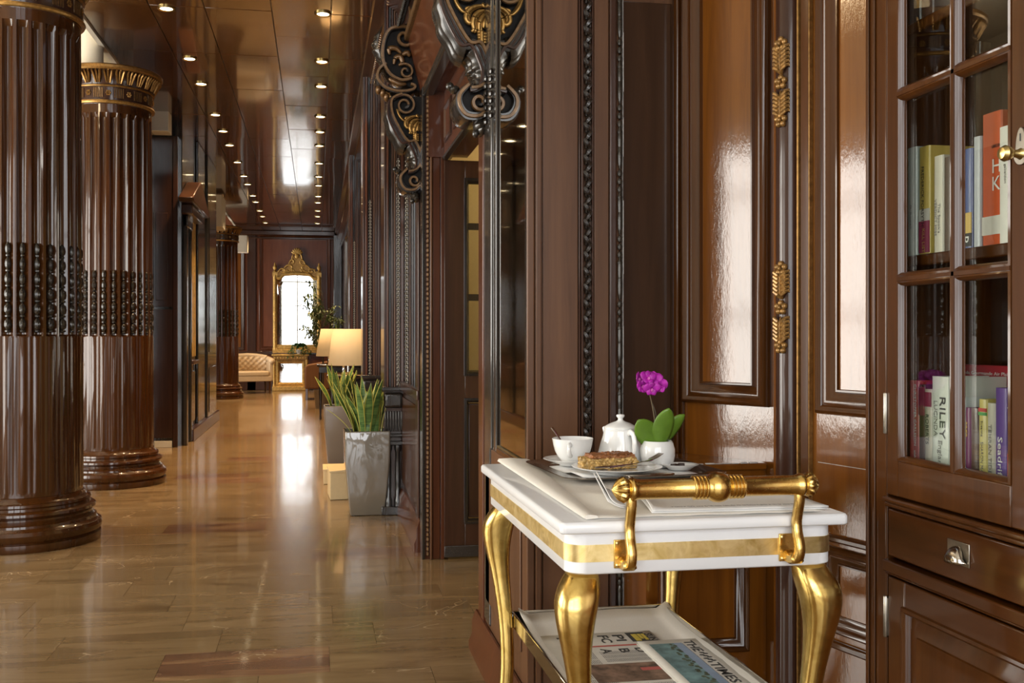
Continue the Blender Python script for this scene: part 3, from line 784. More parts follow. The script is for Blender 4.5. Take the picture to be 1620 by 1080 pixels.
# ================================================================== FLUTED COLUMNS
NF = 26
def column_meshes():
    seg = NF * 10
    def prof(theta, kind):
        ph = (theta * NF / (2 * PI)) % 1.0
        x = (ph - 0.5) / 0.5
        fl = 0.30                                     # half the fillet share
        if abs(x) > 1 - fl: return 0.0
        t = x / (1 - fl)
        w = math.sqrt(max(0, 1 - t * t))
        return -0.026 * w if kind == 'flute' else (-0.012 + 0.017 * w if abs(t) < 0.93 else -0.012)
    def ringpts(r, z, kind):
        k = seg
        row = []
        for j in range(k):
            a = 2 * PI * j / k
            d = prof(a, kind) if kind else 0
            row.append(((r + d) * math.cos(a), (r + d) * math.sin(a), z))
        return row
    up = MB().grid([ringpts(0.352, 1.205, None), ringpts(0.352, 1.215, 'flute'), ringpts(0.349, 2.0, 'flute'), ringpts(0.342, 2.95, 'flute'), ringpts(0.342, 2.985, None), ringpts(0.342, 3.06, None)], closed_u=True)
    lo = MB().grid([ringpts(0.354, 0.29, None), ringpts(0.354, 0.315, None), ringpts(0.354, 0.325, 'reed'), ringpts(0.352, 1.195, 'reed'), ringpts(0.352, 1.205, None)], closed_u=True)
    base = MB().lathe([(0.0, 0.0), (0.462, 0.0), (0.466, 0.01), (0.466, 0.045), (0.452, 0.05), (0.456, 0.058), (0.470, 0.075), (0.474, 0.095), (0.466, 0.115), (0.448, 0.125), (0.440, 0.132), (0.438, 0.145), (0.424, 0.152), (0.412, 0.168), (0.412, 0.178), (0.424, 0.184), (0.434, 0.196), (0.432, 0.210), (0.418, 0.218), (0.402, 0.222), (0.398, 0.236), (0.404, 0.244), (0.400, 0.258), (0.384, 0.264), (0.372, 0.275), (0.362, 0.292), (0.354, 0.295)], seg=72, cap=False)
    drop = MB()
    prs = []
    n = 6
    for k in range(n):
        s0 = 0.55 + 0.45 * min(1, (n - k) / n + 0.25)
        zz = 1.225 + (0.085) * k
        w = 0.023 * s0
        prs += [(0.006, zz), (w * 0.75, zz + 0.004), (w * 0.8, zz + 0.012), (w * 0.55, zz + 0.018), (w * 0.85, zz + 0.028), (w, zz + 0.045), (w * 0.85, zz + 0.068), (w * 0.5, zz + 0.078)]
    prs.append((0.001, 1.225 + 0.085 * n))
    drop.lathe([(r, z_) for r, z_ in prs], (0.338, 0, 0), 8)
    cap = MB().lathe([(0.342, 3.05), (0.352, 3.085), (0.352, 3.19), (0.358, 3.195), (0.362, 3.21), (0.366, 3.235), (0.378, 3.27), (0.400, 3.30), (0.415, 3.315), (0.0, 3.32)], seg=64, cap=False)
    r1 = MB().lathe([(0.345, 3.055), (0.366, 3.057), (0.372, 3.068), (0.366, 3.080), (0.350, 3.084)], seg=64, cap=False)
    r2 = MB().lathe([(0.350, 3.186), (0.364, 3.188), (0.368, 3.196), (0.362, 3.204), (0.350, 3.206)], seg=64, cap=False)
    r3 = MB().lathe([(0.400, 3.310), (0.425, 3.312), (0.436, 3.325), (0.436, 3.345), (0.425, 3.356), (0.40, 3.36), (0.0, 3.36)], seg=64, cap=False)
    ab = MB().lathe([(0.0, 3.355), (0.10, 3.355), (0.10, 4.36), (0.0, 4.36)], (-0.17, 0, 0), seg=24, cap=False)
    lf = MB()
    for q in (-1, 0, 1):
        lf.tube([(0.366, 0.015 * q, 3.215), (0.384, 0.022 * q, 3.25), (0.402, 0.030 * q, 3.285), (0.424, 0.034 * q, 3.302), (0.418, 0.036 * q, 3.29)], [0.006, 0.010, 0.010, 0.008, 0.004], 5)
    rs = MB()
    for k in range(6): rs.ell((0.357, 0.016 * math.cos(k * PI / 3), 3.137 + 0.016 * math.sin(k * PI / 3)), (0.006, 0.009, 0.009), 5, 3)
    rs.ell((0.361, 0, 3.137), (0.006, 0.006, 0.006), 5, 3)
    gr = MB()
    for q in range(5): gr.box(0.350, 0.358, -0.034 + 0.017 * q - 0.005, -0.034 + 0.017 * q + 0.005, 3.10, 3.175)
    return up, lo, base, drop, cap, r1, r2, r3, ab, lf, rs, gr
up, lo, base, drop, cap, r1, r2, r3, ab, lf, rs, gr = column_meshes()
col0 = empty('fluted_column')
lo.build('reeded_shaft', 'wood_column', col0, smooth=30)
sh = up.build('fluted_shaft', 'wood_column', col0, smooth=30)
base.build('base', 'wood_column', col0, smooth=30)
d0 = drop.build('bead_drop', 'ebony', col0)
for k in range(NF):
    o = d0 if k == 0 else d0.copy()
    if k: COL.objects.link(o)
    o.rotation_euler = (0, 0, 2 * PI * (k + 0.5) / NF)
cp = cap.build('capital', 'wood_dark', col0)
r1.build('capital_ring', 'gilt_old', cp); r2.build('capital_ring', 'gilt_dark', cp); r3.build('capital_ring', 'gilt_dark', cp)
ab.build('column_core', 'plaster_white', col0)
l0 = lf.build('capital_leaf', 'gilt_dark', cp); s0 = rs.build('capital_rosette', 'gilt_dark', cp); g0 = gr.build('capital_fluting', 'gilt_brown', cp)
for k in range(26):
    o = l0 if k == 0 else l0.copy()
    if k: COL.objects.link(o)
    o.rotation_euler = (0, 0, 2 * PI * k / 26)
for k in range(13):
    for src, ph in ((s0, 0), (g0, 0.5)):
        o = src if k == 0 else src.copy()
        if k: COL.objects.link(o)
        o.rotation_euler = (0, 0, 2 * PI * (k + ph) / 13)
UC = -1.685
col0.scale = (0.92, 0.92, 1.0); col0.location = (UC - 0.025, 6.364, 0); col0.rotation_euler = (0, 0, 0.0)
tag(col0, 'nearest fluted mahogany column, its left edge cut off by the frame', 'column', 'fluted columns along the corridor')
c_ = copy_tree(col0); c_.location = (UC + 0.015, 8.745, 0); c_.rotation_euler = (0, 0, 0.0)
tag(c_, 'second fluted mahogany column, its gilded capital showing under the ceiling', 'column', 'fluted columns along the corridor')
c_ = copy_tree(col0); c_.location = (UC - 0.17, 20.45, 0)
tag(c_, 'far dark fluted column beside the cream tufted armchair', 'column', 'fluted columns along the corridor')

# ================================================================== CARVED BRACKETS
def spiral(c, r0, r1, a0, a1, n=22):
    return [(c[0] + (r0 + (r1 - r0) * i / n) * math.cos(a0 + (a1 - a0) * i / n), c[1] + (r0 + (r1 - r0) * i / n) * math.sin(a0 + (a1 - a0) * i / n)) for i in range(n + 1)]
def smooth_path(pts, n=40):
    # Catmull-Rom
    out = []
    P_ = [pts[0]] + list(pts) + [pts[-1]]
    for i in range(1, len(P_) - 2):
        p0, p1, p2, p3 = (Vector(q) for q in P_[i - 1:i + 3])
        for k in range(n // 4):
            t = k / (n // 4)
            out.append(0.5 * ((2 * p1) + (-p0 + p2) * t + (2 * p0 - 5 * p1 + 4 * p2 - p3) * t * t + (-p0 + 3 * p1 - 3 * p2 + p3) * t ** 3))
    out.append(Vector(pts[-1]))
    return [(q[0], q[1]) for q in out]
def ribbon(mb, path, th, v0, v1, mi=0, round_=True):
    """band following a path in the (u,z) plane, th = thickness (list or number), from v0 to v1"""
    n = len(path); rows = []
    for i, p in enumerate(path):
        a = Vector(path[max(i - 1, 0)]); b_ = Vector(path[min(i + 1, n - 1)])
        t = (b_ - a).normalized(); nn = Vector((-t[1], t[0]))
        w = (th[i] if isinstance(th, list) else th) / 2
        p = Vector(p); c = (v1 - v0) * 0.12
        q = [(-w, v0 + c), (-w * .7, v0), (w * .7, v0), (w, v0 + c), (w, v1 - c), (w * .7, v1), (-w * .7, v1), (-w, v1 - c)]
        rows.append([(p[0] + nn[0] * o_, v_, p[1] + nn[1] * o_) for o_, v_ in q])
    mb.grid(rows, closed_u=True, cap=True)
def lin(a, b_, n): return [a + (b_ - a) * i / (n - 1) for i in range(n)]
def make_bracket(full):
    root = empty('carved_bracket')
    V0, V1 = 0.0, 0.17
    body, rim, fill, leafm, gilt, ridge = MB(), MB(), MB(), MB(), MB(), MB()
    K = lambda cx, cy: (0.431 + 0.000521 * cx, 2.44 - 0.00051 * cy)
    G = lambda cx, cy: (0.261 + 0.001037 * cx, 3.056 - 0.001027 * cy)
    # S scroll : volute, long limb, then lower C scroll with its own volute
    sp = spiral((0.535, 2.475), 0.012, 0.058, -2.5 * PI, 0.60 * PI, 34)
    limb = smooth_path([sp[-1], (0.458, 2.50), (0.452, 2.43), (0.478, 2.36), (0.53, 2.275), K(270, 330), K(325, 440), K(345, 520), K(330, 590), K(290, 640), K(235, 655)], 40)
    s_ = sp[:-1] + limb
    ribbon(body, s_, lin(0.016, 0.022, len(sp) - 1) + lin(0.026, 0.052, len(limb) // 2) + lin(0.052, 0.026, len(limb) - len(limb) // 2), V0, V1)
    lsp = spiral(K(300, 740), 0.008, 0.034, -2.6 * PI, 0.0, 30)
    low = smooth_path([lsp[-1], K(352, 790), K(300, 838), K(210, 835), K(160, 770), K(160, 690), K(225, 615)], 40)
    ribbon(body, lsp[:-1] + low, lin(0.012, 0.018, len(lsp) - 1) + lin(0.02, 0.044, len(low) // 2) + lin(0.044, 0.02, len(low) - len(low) // 2), V0, V1)
    # raised rims of paler, part gilded wood on the side seen from the camera
    ribbon(rim, [(p[0] + 0.020 * math.sin(PI * (i + 3) / (len(limb) + 6)), p[1] + 0.006) for i, p in enumerate(limb)], 0.013, V0 - 0.014, V0 + 0.02)
    ribbon(ridge, [(p[0] - 0.016 * math.sin(PI * (i + 3) / (len(limb) + 6)), p[1] - 0.004) for i, p in enumerate(limb)], 0.012, V0 - 0.010, V0 + 0.02)
    ribbon(ridge, [(p[0] + 0.003, p[1]) for p in limb], 0.007, V0 - 0.006, V0 + 0.02)
    ribbon(rim, sp[6:], 0.013, V0 - 0.007, V0 + 0.02)
    ribbon(rim, lsp[5:] + low, 0.014, V0 - 0.008, V0 + 0.02)
    # dark field behind
    fill.prism([(0.625, 2.53), (0.50, 2.53), (0.455, 2.47), (0.478, 2.37), (0.53, 2.285), (0.575, 2.22), (0.60, 2.16), (0.575, 2.11), (0.53, 2.11), (0.51, 2.06), (0.53, 2.015), (0.58, 2.0), (0.625, 2.0)], lambda p, q, t: (p, t, q), V0 + 0.03, V1 - 0.01)
    # acanthus leaf along the front of the limb
    aw = MB(); rows = []; m_ = limb[int(len(limb) * .18):int(len(limb) * .93)]; nm = len(m_)
    for i, p in enumerate(m_):
        t = i / (nm - 1); a_ = Vector(m_[max(0, i - 1)]); b_ = Vector(m_[min(nm - 1, i + 1)]); d_ = (b_ - a_).normalized(); nn = Vector((d_[1], -d_[0]))
        if nn[0] > 0: nn = -nn
        h0 = (.012 + .034 * math.sin(PI * min(1, t * 1.02)) ** .8) * (1 + .14 * math.sin(2 * PI * 7 * t)); row = []
        for j in range(17):
            q = j / 16; e = math.sin(PI * q) ** .45
            o_ = .012 + h0 * e - .005 * (1 + math.cos(2 * PI * 4 * q)) * math.sin(PI * t)
            row.append((p[0] + nn[0] * o_, V0 - .008 + (V1 - V0 + .016) * q, p[1] + nn[1] * o_))
        rows.append(row)
    aw.grid(rows); aw.build('acanthus_leaf', 'ebony', root, smooth=60)
    p = K(105, 605); MB().ell((p[0], V0 + 0.07, p[1]), (0.016, 0.02, 0.016), 12, 8).ell((p[0] + .018, V0 + .07, p[1] - .012), (.02, .04, .014), 10, 6).build('ball_drop', 'ebony', root)
    tl = MB()
    for (cx, cy, a, b_) in ((300, 862, .030, .013), (318, 895, .026, .024), (330, 925, .02, .022)):
        p = K(cx, cy); tl.ell((p[0], V0 + 0.06, p[1]), (a, 0.055, b_), 10, 6)
    p = K(285, 950); tl.ell((p[0], V0 + 0.05, p[1]), (0.013, 0.016, 0.016), 12, 8)
    tl.build('ball_drop', 'ebony', root)
    # gilded leaf spray nested in the S : curling lobes over a midrib, berries below, a tendril
    for (pts, w) in (([(345, 40), (300, 45), (255, 62), (222, 95), (212, 140), (232, 172), (262, 160), (258, 140)], .016), ([(345, 75), (305, 88), (275, 120), (262, 170), (268, 215), (250, 235)], .016), ([(350, 100), (325, 130), (305, 180), (308, 225)], .015), ([(350, 130), (340, 165), (335, 205)], .012), ([(345, 55), (330, 38), (335, 22)], .010), ([(212, 100), (185, 92), (160, 66), (135, 25), (118, -25)], .011), ([(205, 80), (215, 65), (240, 55)], .009)):
        pp = smooth_path([K(*q) for q in pts], 24); g_ = MB()
        for sgn in (-1, 1): g_.tube([(a_ + sgn * w * .28, V0 + 0.006 + .004 * (sgn + 1), b_) for a_, b_ in pp], [w * .62 * (0.35 + 0.65 * math.sin(PI * min(1, (i + 1) / len(pp)) * .92)) for i in range(len(pp))], 8)
        g_.build('leaf_lobe', 'gilt_old', root, smooth=70)
    g_ = MB()
    for k in range(9):
        p = K(298 + (k % 2) * 36 + k * .6, 232 + 10.5 * k); g_.ell((p[0], V0 + 0.010, p[1]), (0.0095, 0.010, 0.0085), 8, 5)
        p = K(317, 238 + 9.5 * k); g_.ell((p[0], V0 + 0.004, p[1]), (0.009, 0.011, 0.008), 8, 5)
    g_.build('berry_cluster', 'gilt_old', root, smooth=70)
    # upper C scrolls
    us = spiral(G(262, 205), 0.010, 0.062, -2.2 * PI, 0.55 * PI, 34)
    upc = smooth_path([us[-1], G(185, 165), G(152, 235), (G(150, 330)), G(185, 400), G(245, 432), G(300, 420)], 40)
    ribbon(body, us[:-1] + upc, lin(0.018, 0.03, len(us) - 1) + lin(0.03, 0.026, len(upc)), V0, V1)
    ribbon(rim, us[5:] + upc, 0.017, V0 - 0.010, V0 + 0.02)
    u2 = spiral(G(268, 388), 0.008, 0.045, -2.0 * PI, 0.7 * PI, 26)
    ribbon(body, u2, 0.016, V0 - 0.005, V1 - 0.02); ribbon(rim, u2[4:], 0.012, V0 - 0.014, V0 + 0.01)
    u3 = smooth_path([G(165, 345), G(128, 380), G(122, 430), G(165, 475), G(240, 492), G(305, 480), G(318, 460), G(295, 450)], 40)
    ribbon(body, u3, lin(0.012, 0.034, len(u3) // 2) + lin(0.034, 0.012, len(u3) - len(u3) // 2), V0, V1); ribbon(rim, u3, 0.015, V0 - 0.008, V0 + 0.02)
    for pts in ([(185, 300), (180, 270), (215, 265), (245, 290)], [(205, 350), (215, 315), (240, 310), (250, 340), (230, 355)], [(250, 300), (275, 285), (290, 305)], [(180, 425), (200, 440), (240, 455), (270, 452)], [(300, 290), (320, 270), (325, 300)]):
        pp = smooth_path([G(*q) for q in pts], 24)
        MB().tube([(a, V0 + 0.000, b_) for a, b_ in pp], [0.015 * (0.4 + 0.6 * math.sin(PI * (i + .5) / len(pp))) for i in range(len(pp))], 8).build('curling_leaf', 'gilt_brown', root, smooth=70)
    fill.prism([(0.625, 2.95), (0.54, 2.93), (0.44, 2.87), (0.42, 2.75), (0.45, 2.66), (0.52, 2.60), (0.625, 2.56)], lambda p, q, t: (p, t, q), V0 + 0.03, V1 - 0.01)
    tl = MB()
    for (cx, cy) in ((125, 485), (148, 500), (168, 522)):
        p = G(cx, cy); tl.ell((p[0], V0 + 0.03, p[1]), (0.017, 0.035, 0.024), 9, 6)
    tl.build('leaf_tip', 'gilt_brown', root, smooth=70)
    aw = MB(); rows = []
    for i in range(25):
        t = i / 24; p = G(150 - 26 * math.sin(PI * t), 130 + 210 * t); h0 = .030 * math.sin(PI * t) ** .7 * (1 + .2 * math.sin(2 * PI * 5 * t))
        rows.append([(p[0] - h0 * math.sin(PI * j / 10) ** .5, V0 + .03 + .13 * j / 10, p[1]) for j in range(11)])
    aw.grid(rows).build('acanthus_leaf', 'ebony', root, smooth=60)
    body.build('scroll', 'wood_black', root, smooth=50)
    rim.build('scroll_rim', 'gilt_brown', root, smooth=50)
    ridge.build('scroll_ridge', 'wood_dark', root, smooth=50)
    fill.build('backing', 'ebony_matt', root)
    return root
b0 = make_bracket(True); b0.location = (0, 3.665, 0)
tag(b0, 'nearer carved scroll bracket with a gilded leaf spray, cut by the top edge', 'bracket', 'carved scroll brackets of the doorway')
b1 = copy_tree(b0); b1.location = (-0.060, 5.56, 0)
tag(b1, 'farther carved scroll bracket seen whole, two scrolls stacked under the hood', 'bracket', 'carved scroll brackets of the doorway')

# ================================================================== BOOKCASE
UB = 1.19
bc = empty('bookcase', (UB, 1.97, 0), 0, 'tall built-in mahogany bookcase with glazed door above a drawer', 'bookcase')
bc.location = (0, 0, 0)
Bk = RW(UB)
def bpart(name, m_, rects, parent=bc, bevel=0.003, seg=2): return part(name, m_, parent, Bk, rects, bevel, seg)
VB0, VB1 = 1.30, 2.055
bpart('side_panel', 'wood_case', [(2.035, 2.055, 0, 3.4, -0.34, -0.004)])
bpart('side_panel', 'wood_case', [(VB0, VB0 + .02, 0, 3.4, -0.32, -0.004)])
bpart('back_panel', 'wood_case', [(VB0, 2.05, 0, 3.4, -0.34, -0.32)])
bpart('face_frame', 'wood_case', [(1.972, 2.055, 0, 3.4, -0.02, 0)], bevel=0.004)
bpart('face_frame', 'wood_case', [(2.012, 2.022, 0, 3.4, 0, 0.006), (2.036, 2.046, 0, 3.4, 0, 0.006)], bevel=0.003)
bpart('cornice', 'wood_case', [(VB0, 2.06, 3.3, 3.4, -0.3, 0.05)], bevel=0.02)
bpart('plinth', 'wood_case', [(VB0, 1.972, 0, 0.10, -0.3, -0.01)])
for z1 in (0.915, 1.372, 1.862, 2.35): bpart('shelf', 'wood_case_flat', [(VB0 + .02, 2.035, z1 - 0.024, z1, -0.32, -0.045)])
# glazed door
door = empty('glazed_door'); door.parent = bc
z0, z3 = 0.868, 2.60
bpart('door_stile', 'wood_case', [(1.925, 1.968, z0, z3, -0.022, 0.002)], door)
bpart('door_stile', 'wood_case', [(1.47, 1.578, z0, z3, -0.022, 0.002)], door)
bpart('door_rail', 'wood_case', [(1.578, 1.925, z0, 0.943, -0.022, 0.002)], door)
bpart('door_rail', 'wood_case', [(1.578, 1.925, 2.52, z3, -0.022, 0.002)], door)
ast = [(-0.012, 0), (-0.012, 0.004), (-0.006, 0.008), (-0.004, 0.016), (0.004, 0.016), (0.006, 0.008), (0.012, 0.004), (0.012, 0)]
mv = MB(); mv.prism(ast, lambda p, q, t: (UB + 0.010 - q, 1.7375 + p, t), 0.943, 2.52); mv.build('muntin', 'wood_case', door)
for zz in (1.32, 1.703, 2.09):
    mb = MB(); mb.prism(ast, lambda p, q, t: (UB + 0.010 - q, t, zz + p), 1.578, 1.925); mb.build('muntin', 'wood_case', door)
edges_v, edges_z = (1.58, 1.7375, 1.923), (0.945, 1.32, 1.703, 2.09, 2.52)
for i in range(2):
    for j in range(4):
        bpart('pane', 'pane_glass', [(edges_v[i], edges_v[i + 1], edges_z[j], edges_z[j + 1], -0.016, -0.013)], door, bevel=0)
        MB().frame(Bk, edges_v[i] - .003 + (0.006 if i else 0), edges_v[i + 1] + .003 - (0 if i else 0.006), edges_z[j] - .002 + (.006 if j else 0), edges_z[j + 1] + .002 - (.006 if j < 3 else 0), [(0, -0.012), (0, 0.004), (0.004, 0.006), (0.009, 0.0), (0.011, -0.012)]).build('glazing_bead', 'wood_case', door)
# knob and keyhole plate
es = MB()
es.prism([(0.018 * math.cos(a) * (1 if math.sin(a) < 0 else 0.75 + .0 * a), 0.020 * math.sin(a) - 0.014 if math.sin(a) < 0 else 0.045 * math.sin(a) - 0.014) for a in [2 * PI * i / 28 for i in range(28)]], lambda p, q, t: (UB - t, 1.549 + p, 1.528 + q), 0.002, 0.006)
es.build('keyhole_plate', 'steel_dull', door, bevel=0.001)
MB().box(UB - 0.0066, UB - 0.0050, 1.5475, 1.5505, 1.535, 1.548).build('keyhole', 'black_paint', door)
MB().lathe([(0.010, -0.006), (0.007, -0.012), (0.006, -0.020), (0.012, -0.028), (0.014, -0.036), (0.010, -0.043), (0.001, -0.045)], (UB, 1.549, 1.513), 20, 'x').build('knob', 'brass_aged', door)
def hinge(zz, parent):
    MB().lathe([(0.004, zz), (0.005, zz + .002), (0.005, zz + .085), (0.004, zz + .087)], (UB - 0.003, 1.970, 0), 10).box(UB - .002, UB + .01, 1.964, 1.976, zz + .004, zz + .083).build('hinge', 'steel_dull', parent)
hinge(0.995, door); hinge(0.565, bc)
bpart('waist_moulding', 'wood_case', [(VB0, 1.972, 0.853, 0.864, -0.02, 0.012), (VB0, 1.972, 0.842, 0.853, -0.02, 0.006)], bevel=0.004)
drw = bpart('drawer', 'wood_case_flat', [(1.44, 1.966, 0.738, 0.838, -0.2, 0.0)], bevel=0.003)
cup_ = MB(); rows = []
for i in range(9):
    a = (PI * 0.52) * i / 8; rows.append([(UB - 0.002 - 0.022 * math.sin(a) * math.sin(PI * j / 12) ** 0.6, 1.725 + 0.026 * math.cos(PI * j / 12) * (0.55 + .45 * math.sin(a)), 0.778 + 0.030 * math.cos(a) * math.sin(PI * j / 12) ** .5) for j in range(13)])
cup_.grid(rows)
hd = cup_.build('cup_handle', 'silver', drw); md = hd.modifiers.new('thick', 'SOLIDIFY'); md.thickness = 0.002
bpart('handle_plate', 'steel_dull', [(1.692, 1.758, 0.772, 0.816, 0.0005, 0.0025)], drw, 0.001)
bpart('rail', 'wood_case_flat', [(VB0, 1.972, 0.706, 0.731, -0.02, 0.010), (VB0, 1.972, 0.700, 0.706, -0.02, 0.004)], bevel=0.003)
cd = empty('cupboard_door'); cd.parent = bc
bpart('door_stile', 'wood_case', [(1.905, 1.966, 0.11, 0.695, -0.022, 0.0)], cd)
bpart('door_stile', 'wood_case', [(1.44, 1.50, 0.11, 0.695, -0.022, 0.0)], cd)
bpart('door_rail', 'wood_case_flat', [(1.50, 1.905, 0.638, 0.695, -0.022, 0.0), (1.50, 1.905, 0.11, 0.2, -0.022, 0.0)], cd)
MB().frame(Bk, 1.495, 1.912, 0.195, 0.645, [(0, 0), (0.002, .006), (.008, .007), (.014, .001), (.018, -0.010)]).build('panel_moulding', 'wood_case', cd)
MB().frame(Bk, 1.51, 1.897, 0.21, 0.63, [(0, -0.010), (0.035, -0.002), (0.037, 0.002), (0.19, 0.002)]).build('raised_panel', 'wood_case', cd)

# ---- books
def book(label, v0, v1, zb, h, col, spine_u=1.25, depth=0.13, texts=(), cover2=None, lean=0.0, group='books behind the glass', bands=()):
    key = 'book_%02x%02x%02x' % tuple(int(255 * min(1, c)) for c in col)
    if key not in MATS: simple(key, col, 0.38, coat=0.25, nz=0.04, nscale=30)
    cm = key
    r = empty('book', (0, 0, 0), 0, label, 'book', group)
    w = abs(v1 - v0); vm = (v0 + v1) / 2
    r.location = (spine_u, vm, zb); r.rotation_euler = (lean, 0, 0)
    t = 0.0025
    c = MB()
    rows = []
    prof = [(0.004, -w / 2), (0.001, -w / 2 + .002), (0, -w / 4), (0, w / 4), (0.001, w / 2 - .002), (0.004, w / 2)]
    c.grid([[(u_, y_, 0) for u_, y_ in prof], [(u_, y_, h) for u_, y_ in prof]])
    c.box(0.004, depth, -w / 2, -w / 2 + t, 0, h); c.box(0.004, depth, w / 2 - t, w / 2, 0, h)
    c.build('cover', cm, r)
    MB().box(0.004, depth - .004, -w / 2 + t, w / 2 - t, 0.003, h - .003).build('pages', 'page_edges', r)
    for (bz0, bz1, bm_) in bands:
        MB().box(-0.0006, 0.002, -w / 2 + .0005, w / 2 - .0005, bz0, bz1).build('spine_band', bm_, r)
    for (body, z_, size, width, m_, dy) in texts:     # reads from the top down
        text('spine_lettering', body, r, (-0.0012, dy + size * 0.36, z_), (0, 0, -1), (0, -1, 0), size, m_, width)
    return r
for nm, c in (('ink_white', (.8, .8, .78)), ('ink_gold', (.62, .42, .12)), ('ink_black', (.03, .03, .03)), ('band_red', (.55, .06, .05)), ('band_green', (.10, .36, .10)), ('band_crimson', (.33, .04, .10)), ('band_pale', (.70, .68, .62)), ('ink_blue', (.2, .3, .6))):
    simple(nm, c, 0.6)
ZU, ZL = 1.3725, 0.9155
book('pale grey green book, first on the upper glazed shelf', 1.958, 1.993, ZU, 0.232, (.42, .46, .42), texts=(('G. Roman', .11, .008, .05, 'ink_grey', 0.0),))
book('yellow spined thriller with a crimson foot on the upper shelf', 1.912, 1.948, ZU, 0.226, (.66, .50, .12), texts=(('FREDERICK FORSYTH', .185, .013, .125, 'ink_black', 0.003), ('KILL LIST', .055, .012, .05, 'ink_gold', 0.0)), bands=((0.004, 0.07, 'band_crimson'), (0.07, 0.095, 'band_pale')))
book('cream book lettered in grey, beside the yellow spined thriller', 1.866, 1.896, ZU, 0.198, (.66, .62, .52), texts=(("The Spook's", .10, .011, .06, 'ink_grey', -0.005), ('VERDICT MISS', .11, .010, .075, 'ink_grey', 0.007)))
book('dark brown book in the shadow of the muntin, upper shelf', 1.835, 1.862, ZU, 0.19, (.10, .07, .05))
book('deep blue book with a golden foot left of the grey one', 1.775, 1.806, ZU, 0.195, (.05, .08, .24), bands=((0.03, 0.07, 'ink_gold'), (0.004, 0.03, 'ink_black')), texts=(('R', .026, .03, .016, 'ink_white', 0.0),))
book('slim pale grey book against the big orange one', 1.748, 1.769, ZU, 0.213, (.45, .47, .50))
book('tall thick orange red novel with white capitals H K', 1.688, 1.742, ZU, 0.250, (.62, .10, .025), texts=(), bands=((0.02, 0.055, 'band_pale'),))
book('slim white book at the latch side of the upper shelf', 1.648, 1.686, ZU, 0.215, (.74, .73, .68), texts=(('diana gabaldon', .17, .007, .06, 'ink_grey', 0.0),), spine_u=1.244)
for body, zz in (('H', 1.372 + .135), ('K', 1.372 + .102)):
    o = [q for q in bpy.data.objects if q.get('label', '').startswith('tall thick orange')][0]
    text('spine_lettering', body, o, (-0.0012, -0.002, zz - 1.372), (0, -1, 0), (0, 0, 1), 0.038, 'ink_white', 0.022)
o = [q for q in bpy.data.objects if q.get('label', '').startswith('tall thick orange')][0]
text('spine_lettering', 'GABALDON', o, (-0.0012, -0.002, .182), (0, -1, 0), (0, 0, 1), 0.009, 'ink_black', 0.024)
# lower shelf
book('red thriller with white block capitals, first on the lower shelf', 1.951, 1.984, ZL, 0.192, (.50, .035, .035), texts=(('CHRISTOFFER CARLSSON', .185, .010, .13, 'ink_white', -0.008), ('under ytan', .045, .010, .04, 'ink_white', -.008)), bands=())
book('black and white bound book beside the red thriller', 1.930, 1.949, ZL, 0.185, (.10, .04, .04), texts=(), bands=((0.12, 0.18, 'band_crimson'),))
book('cream paperback with large dark capitals below a rosy head band', 1.906, 1.929, ZL, 0.176, (.66, .60, .50), texts=(('NORA', .12, .006, .02, 'ink_grey', .007), ('ROBERTS', .125, .014, .062, 'ink_black', -0.001)), bands=((0.14, 0.17, 'band_crimson'),))
book('thick pale green white novel, tallest before the muntin', 1.846, 1.903, ZL, 0.204, (.64, .67, .62), texts=(('LUCINDA', .155, .016, .072, 'ink_grey', 0.013), ('RILEY', .165, .026, .085, 'ink_black', -0.010), ('Englarna', .075, .018, .065, 'ink_grey', -0.002)))
book('pale paperback with a blue foot right of the muntin', 1.796, 1.812, ZL, 0.166, (.60, .66, .68), bands=((0.02, .09, 'ink_blue'),))
book('plum purple hardback right of the muntin', 1.778, 1.794, ZL, 0.147, (.14, .015, .09), texts=(('saga', .12, .009, .03, 'ink_gold', 0),))
book('dark brown leather bound book next to the plum one', 1.755, 1.777, ZL, 0.147, (.075, .035, .025))
book('yellow paperback with a red and green band', 1.730, 1.753, ZL, 0.166, (.66, .56, .17), texts=(('Susanna', .125, .008, .03, 'ink_black', 0), ('SHARON MAAS', .085, .012, .07, 'ink_grey', 0)), bands=((0.135, .141, 'band_green'), (.142, .149, 'band_red')))
book('cream paperback between the yellow and the violet books', 1.707, 1.728, ZL, 0.160, (.66, .63, .54), texts=(('TEHRAN TIDES', .12, .012, .10, 'ink_grey', 0),))
book('violet hardback in a glossy worn jacket', 1.672, 1.705, ZL, 0.190, (.12, .06, .28), texts=(('Seadrift', .10, .018, .08, 'ink_white', 0),))
book('slim black book with white and red capitals', 1.657, 1.670, ZL, 0.166, (.02, .02, .02), texts=(('JAMES PATTERSON', .155, .009, .085, 'ink_white', 0),), bands=((0.01, 0.07, 'band_red'),))
book('red book with a white label at the latch side, lower shelf', 1.628, 1.655, ZL, 0.166, (.48, .03, .035), texts=(('JAMES PATTERSON', .15, .010, .10, 'ink_white', 0),), bands=((.11, .145, 'band_pale'),))
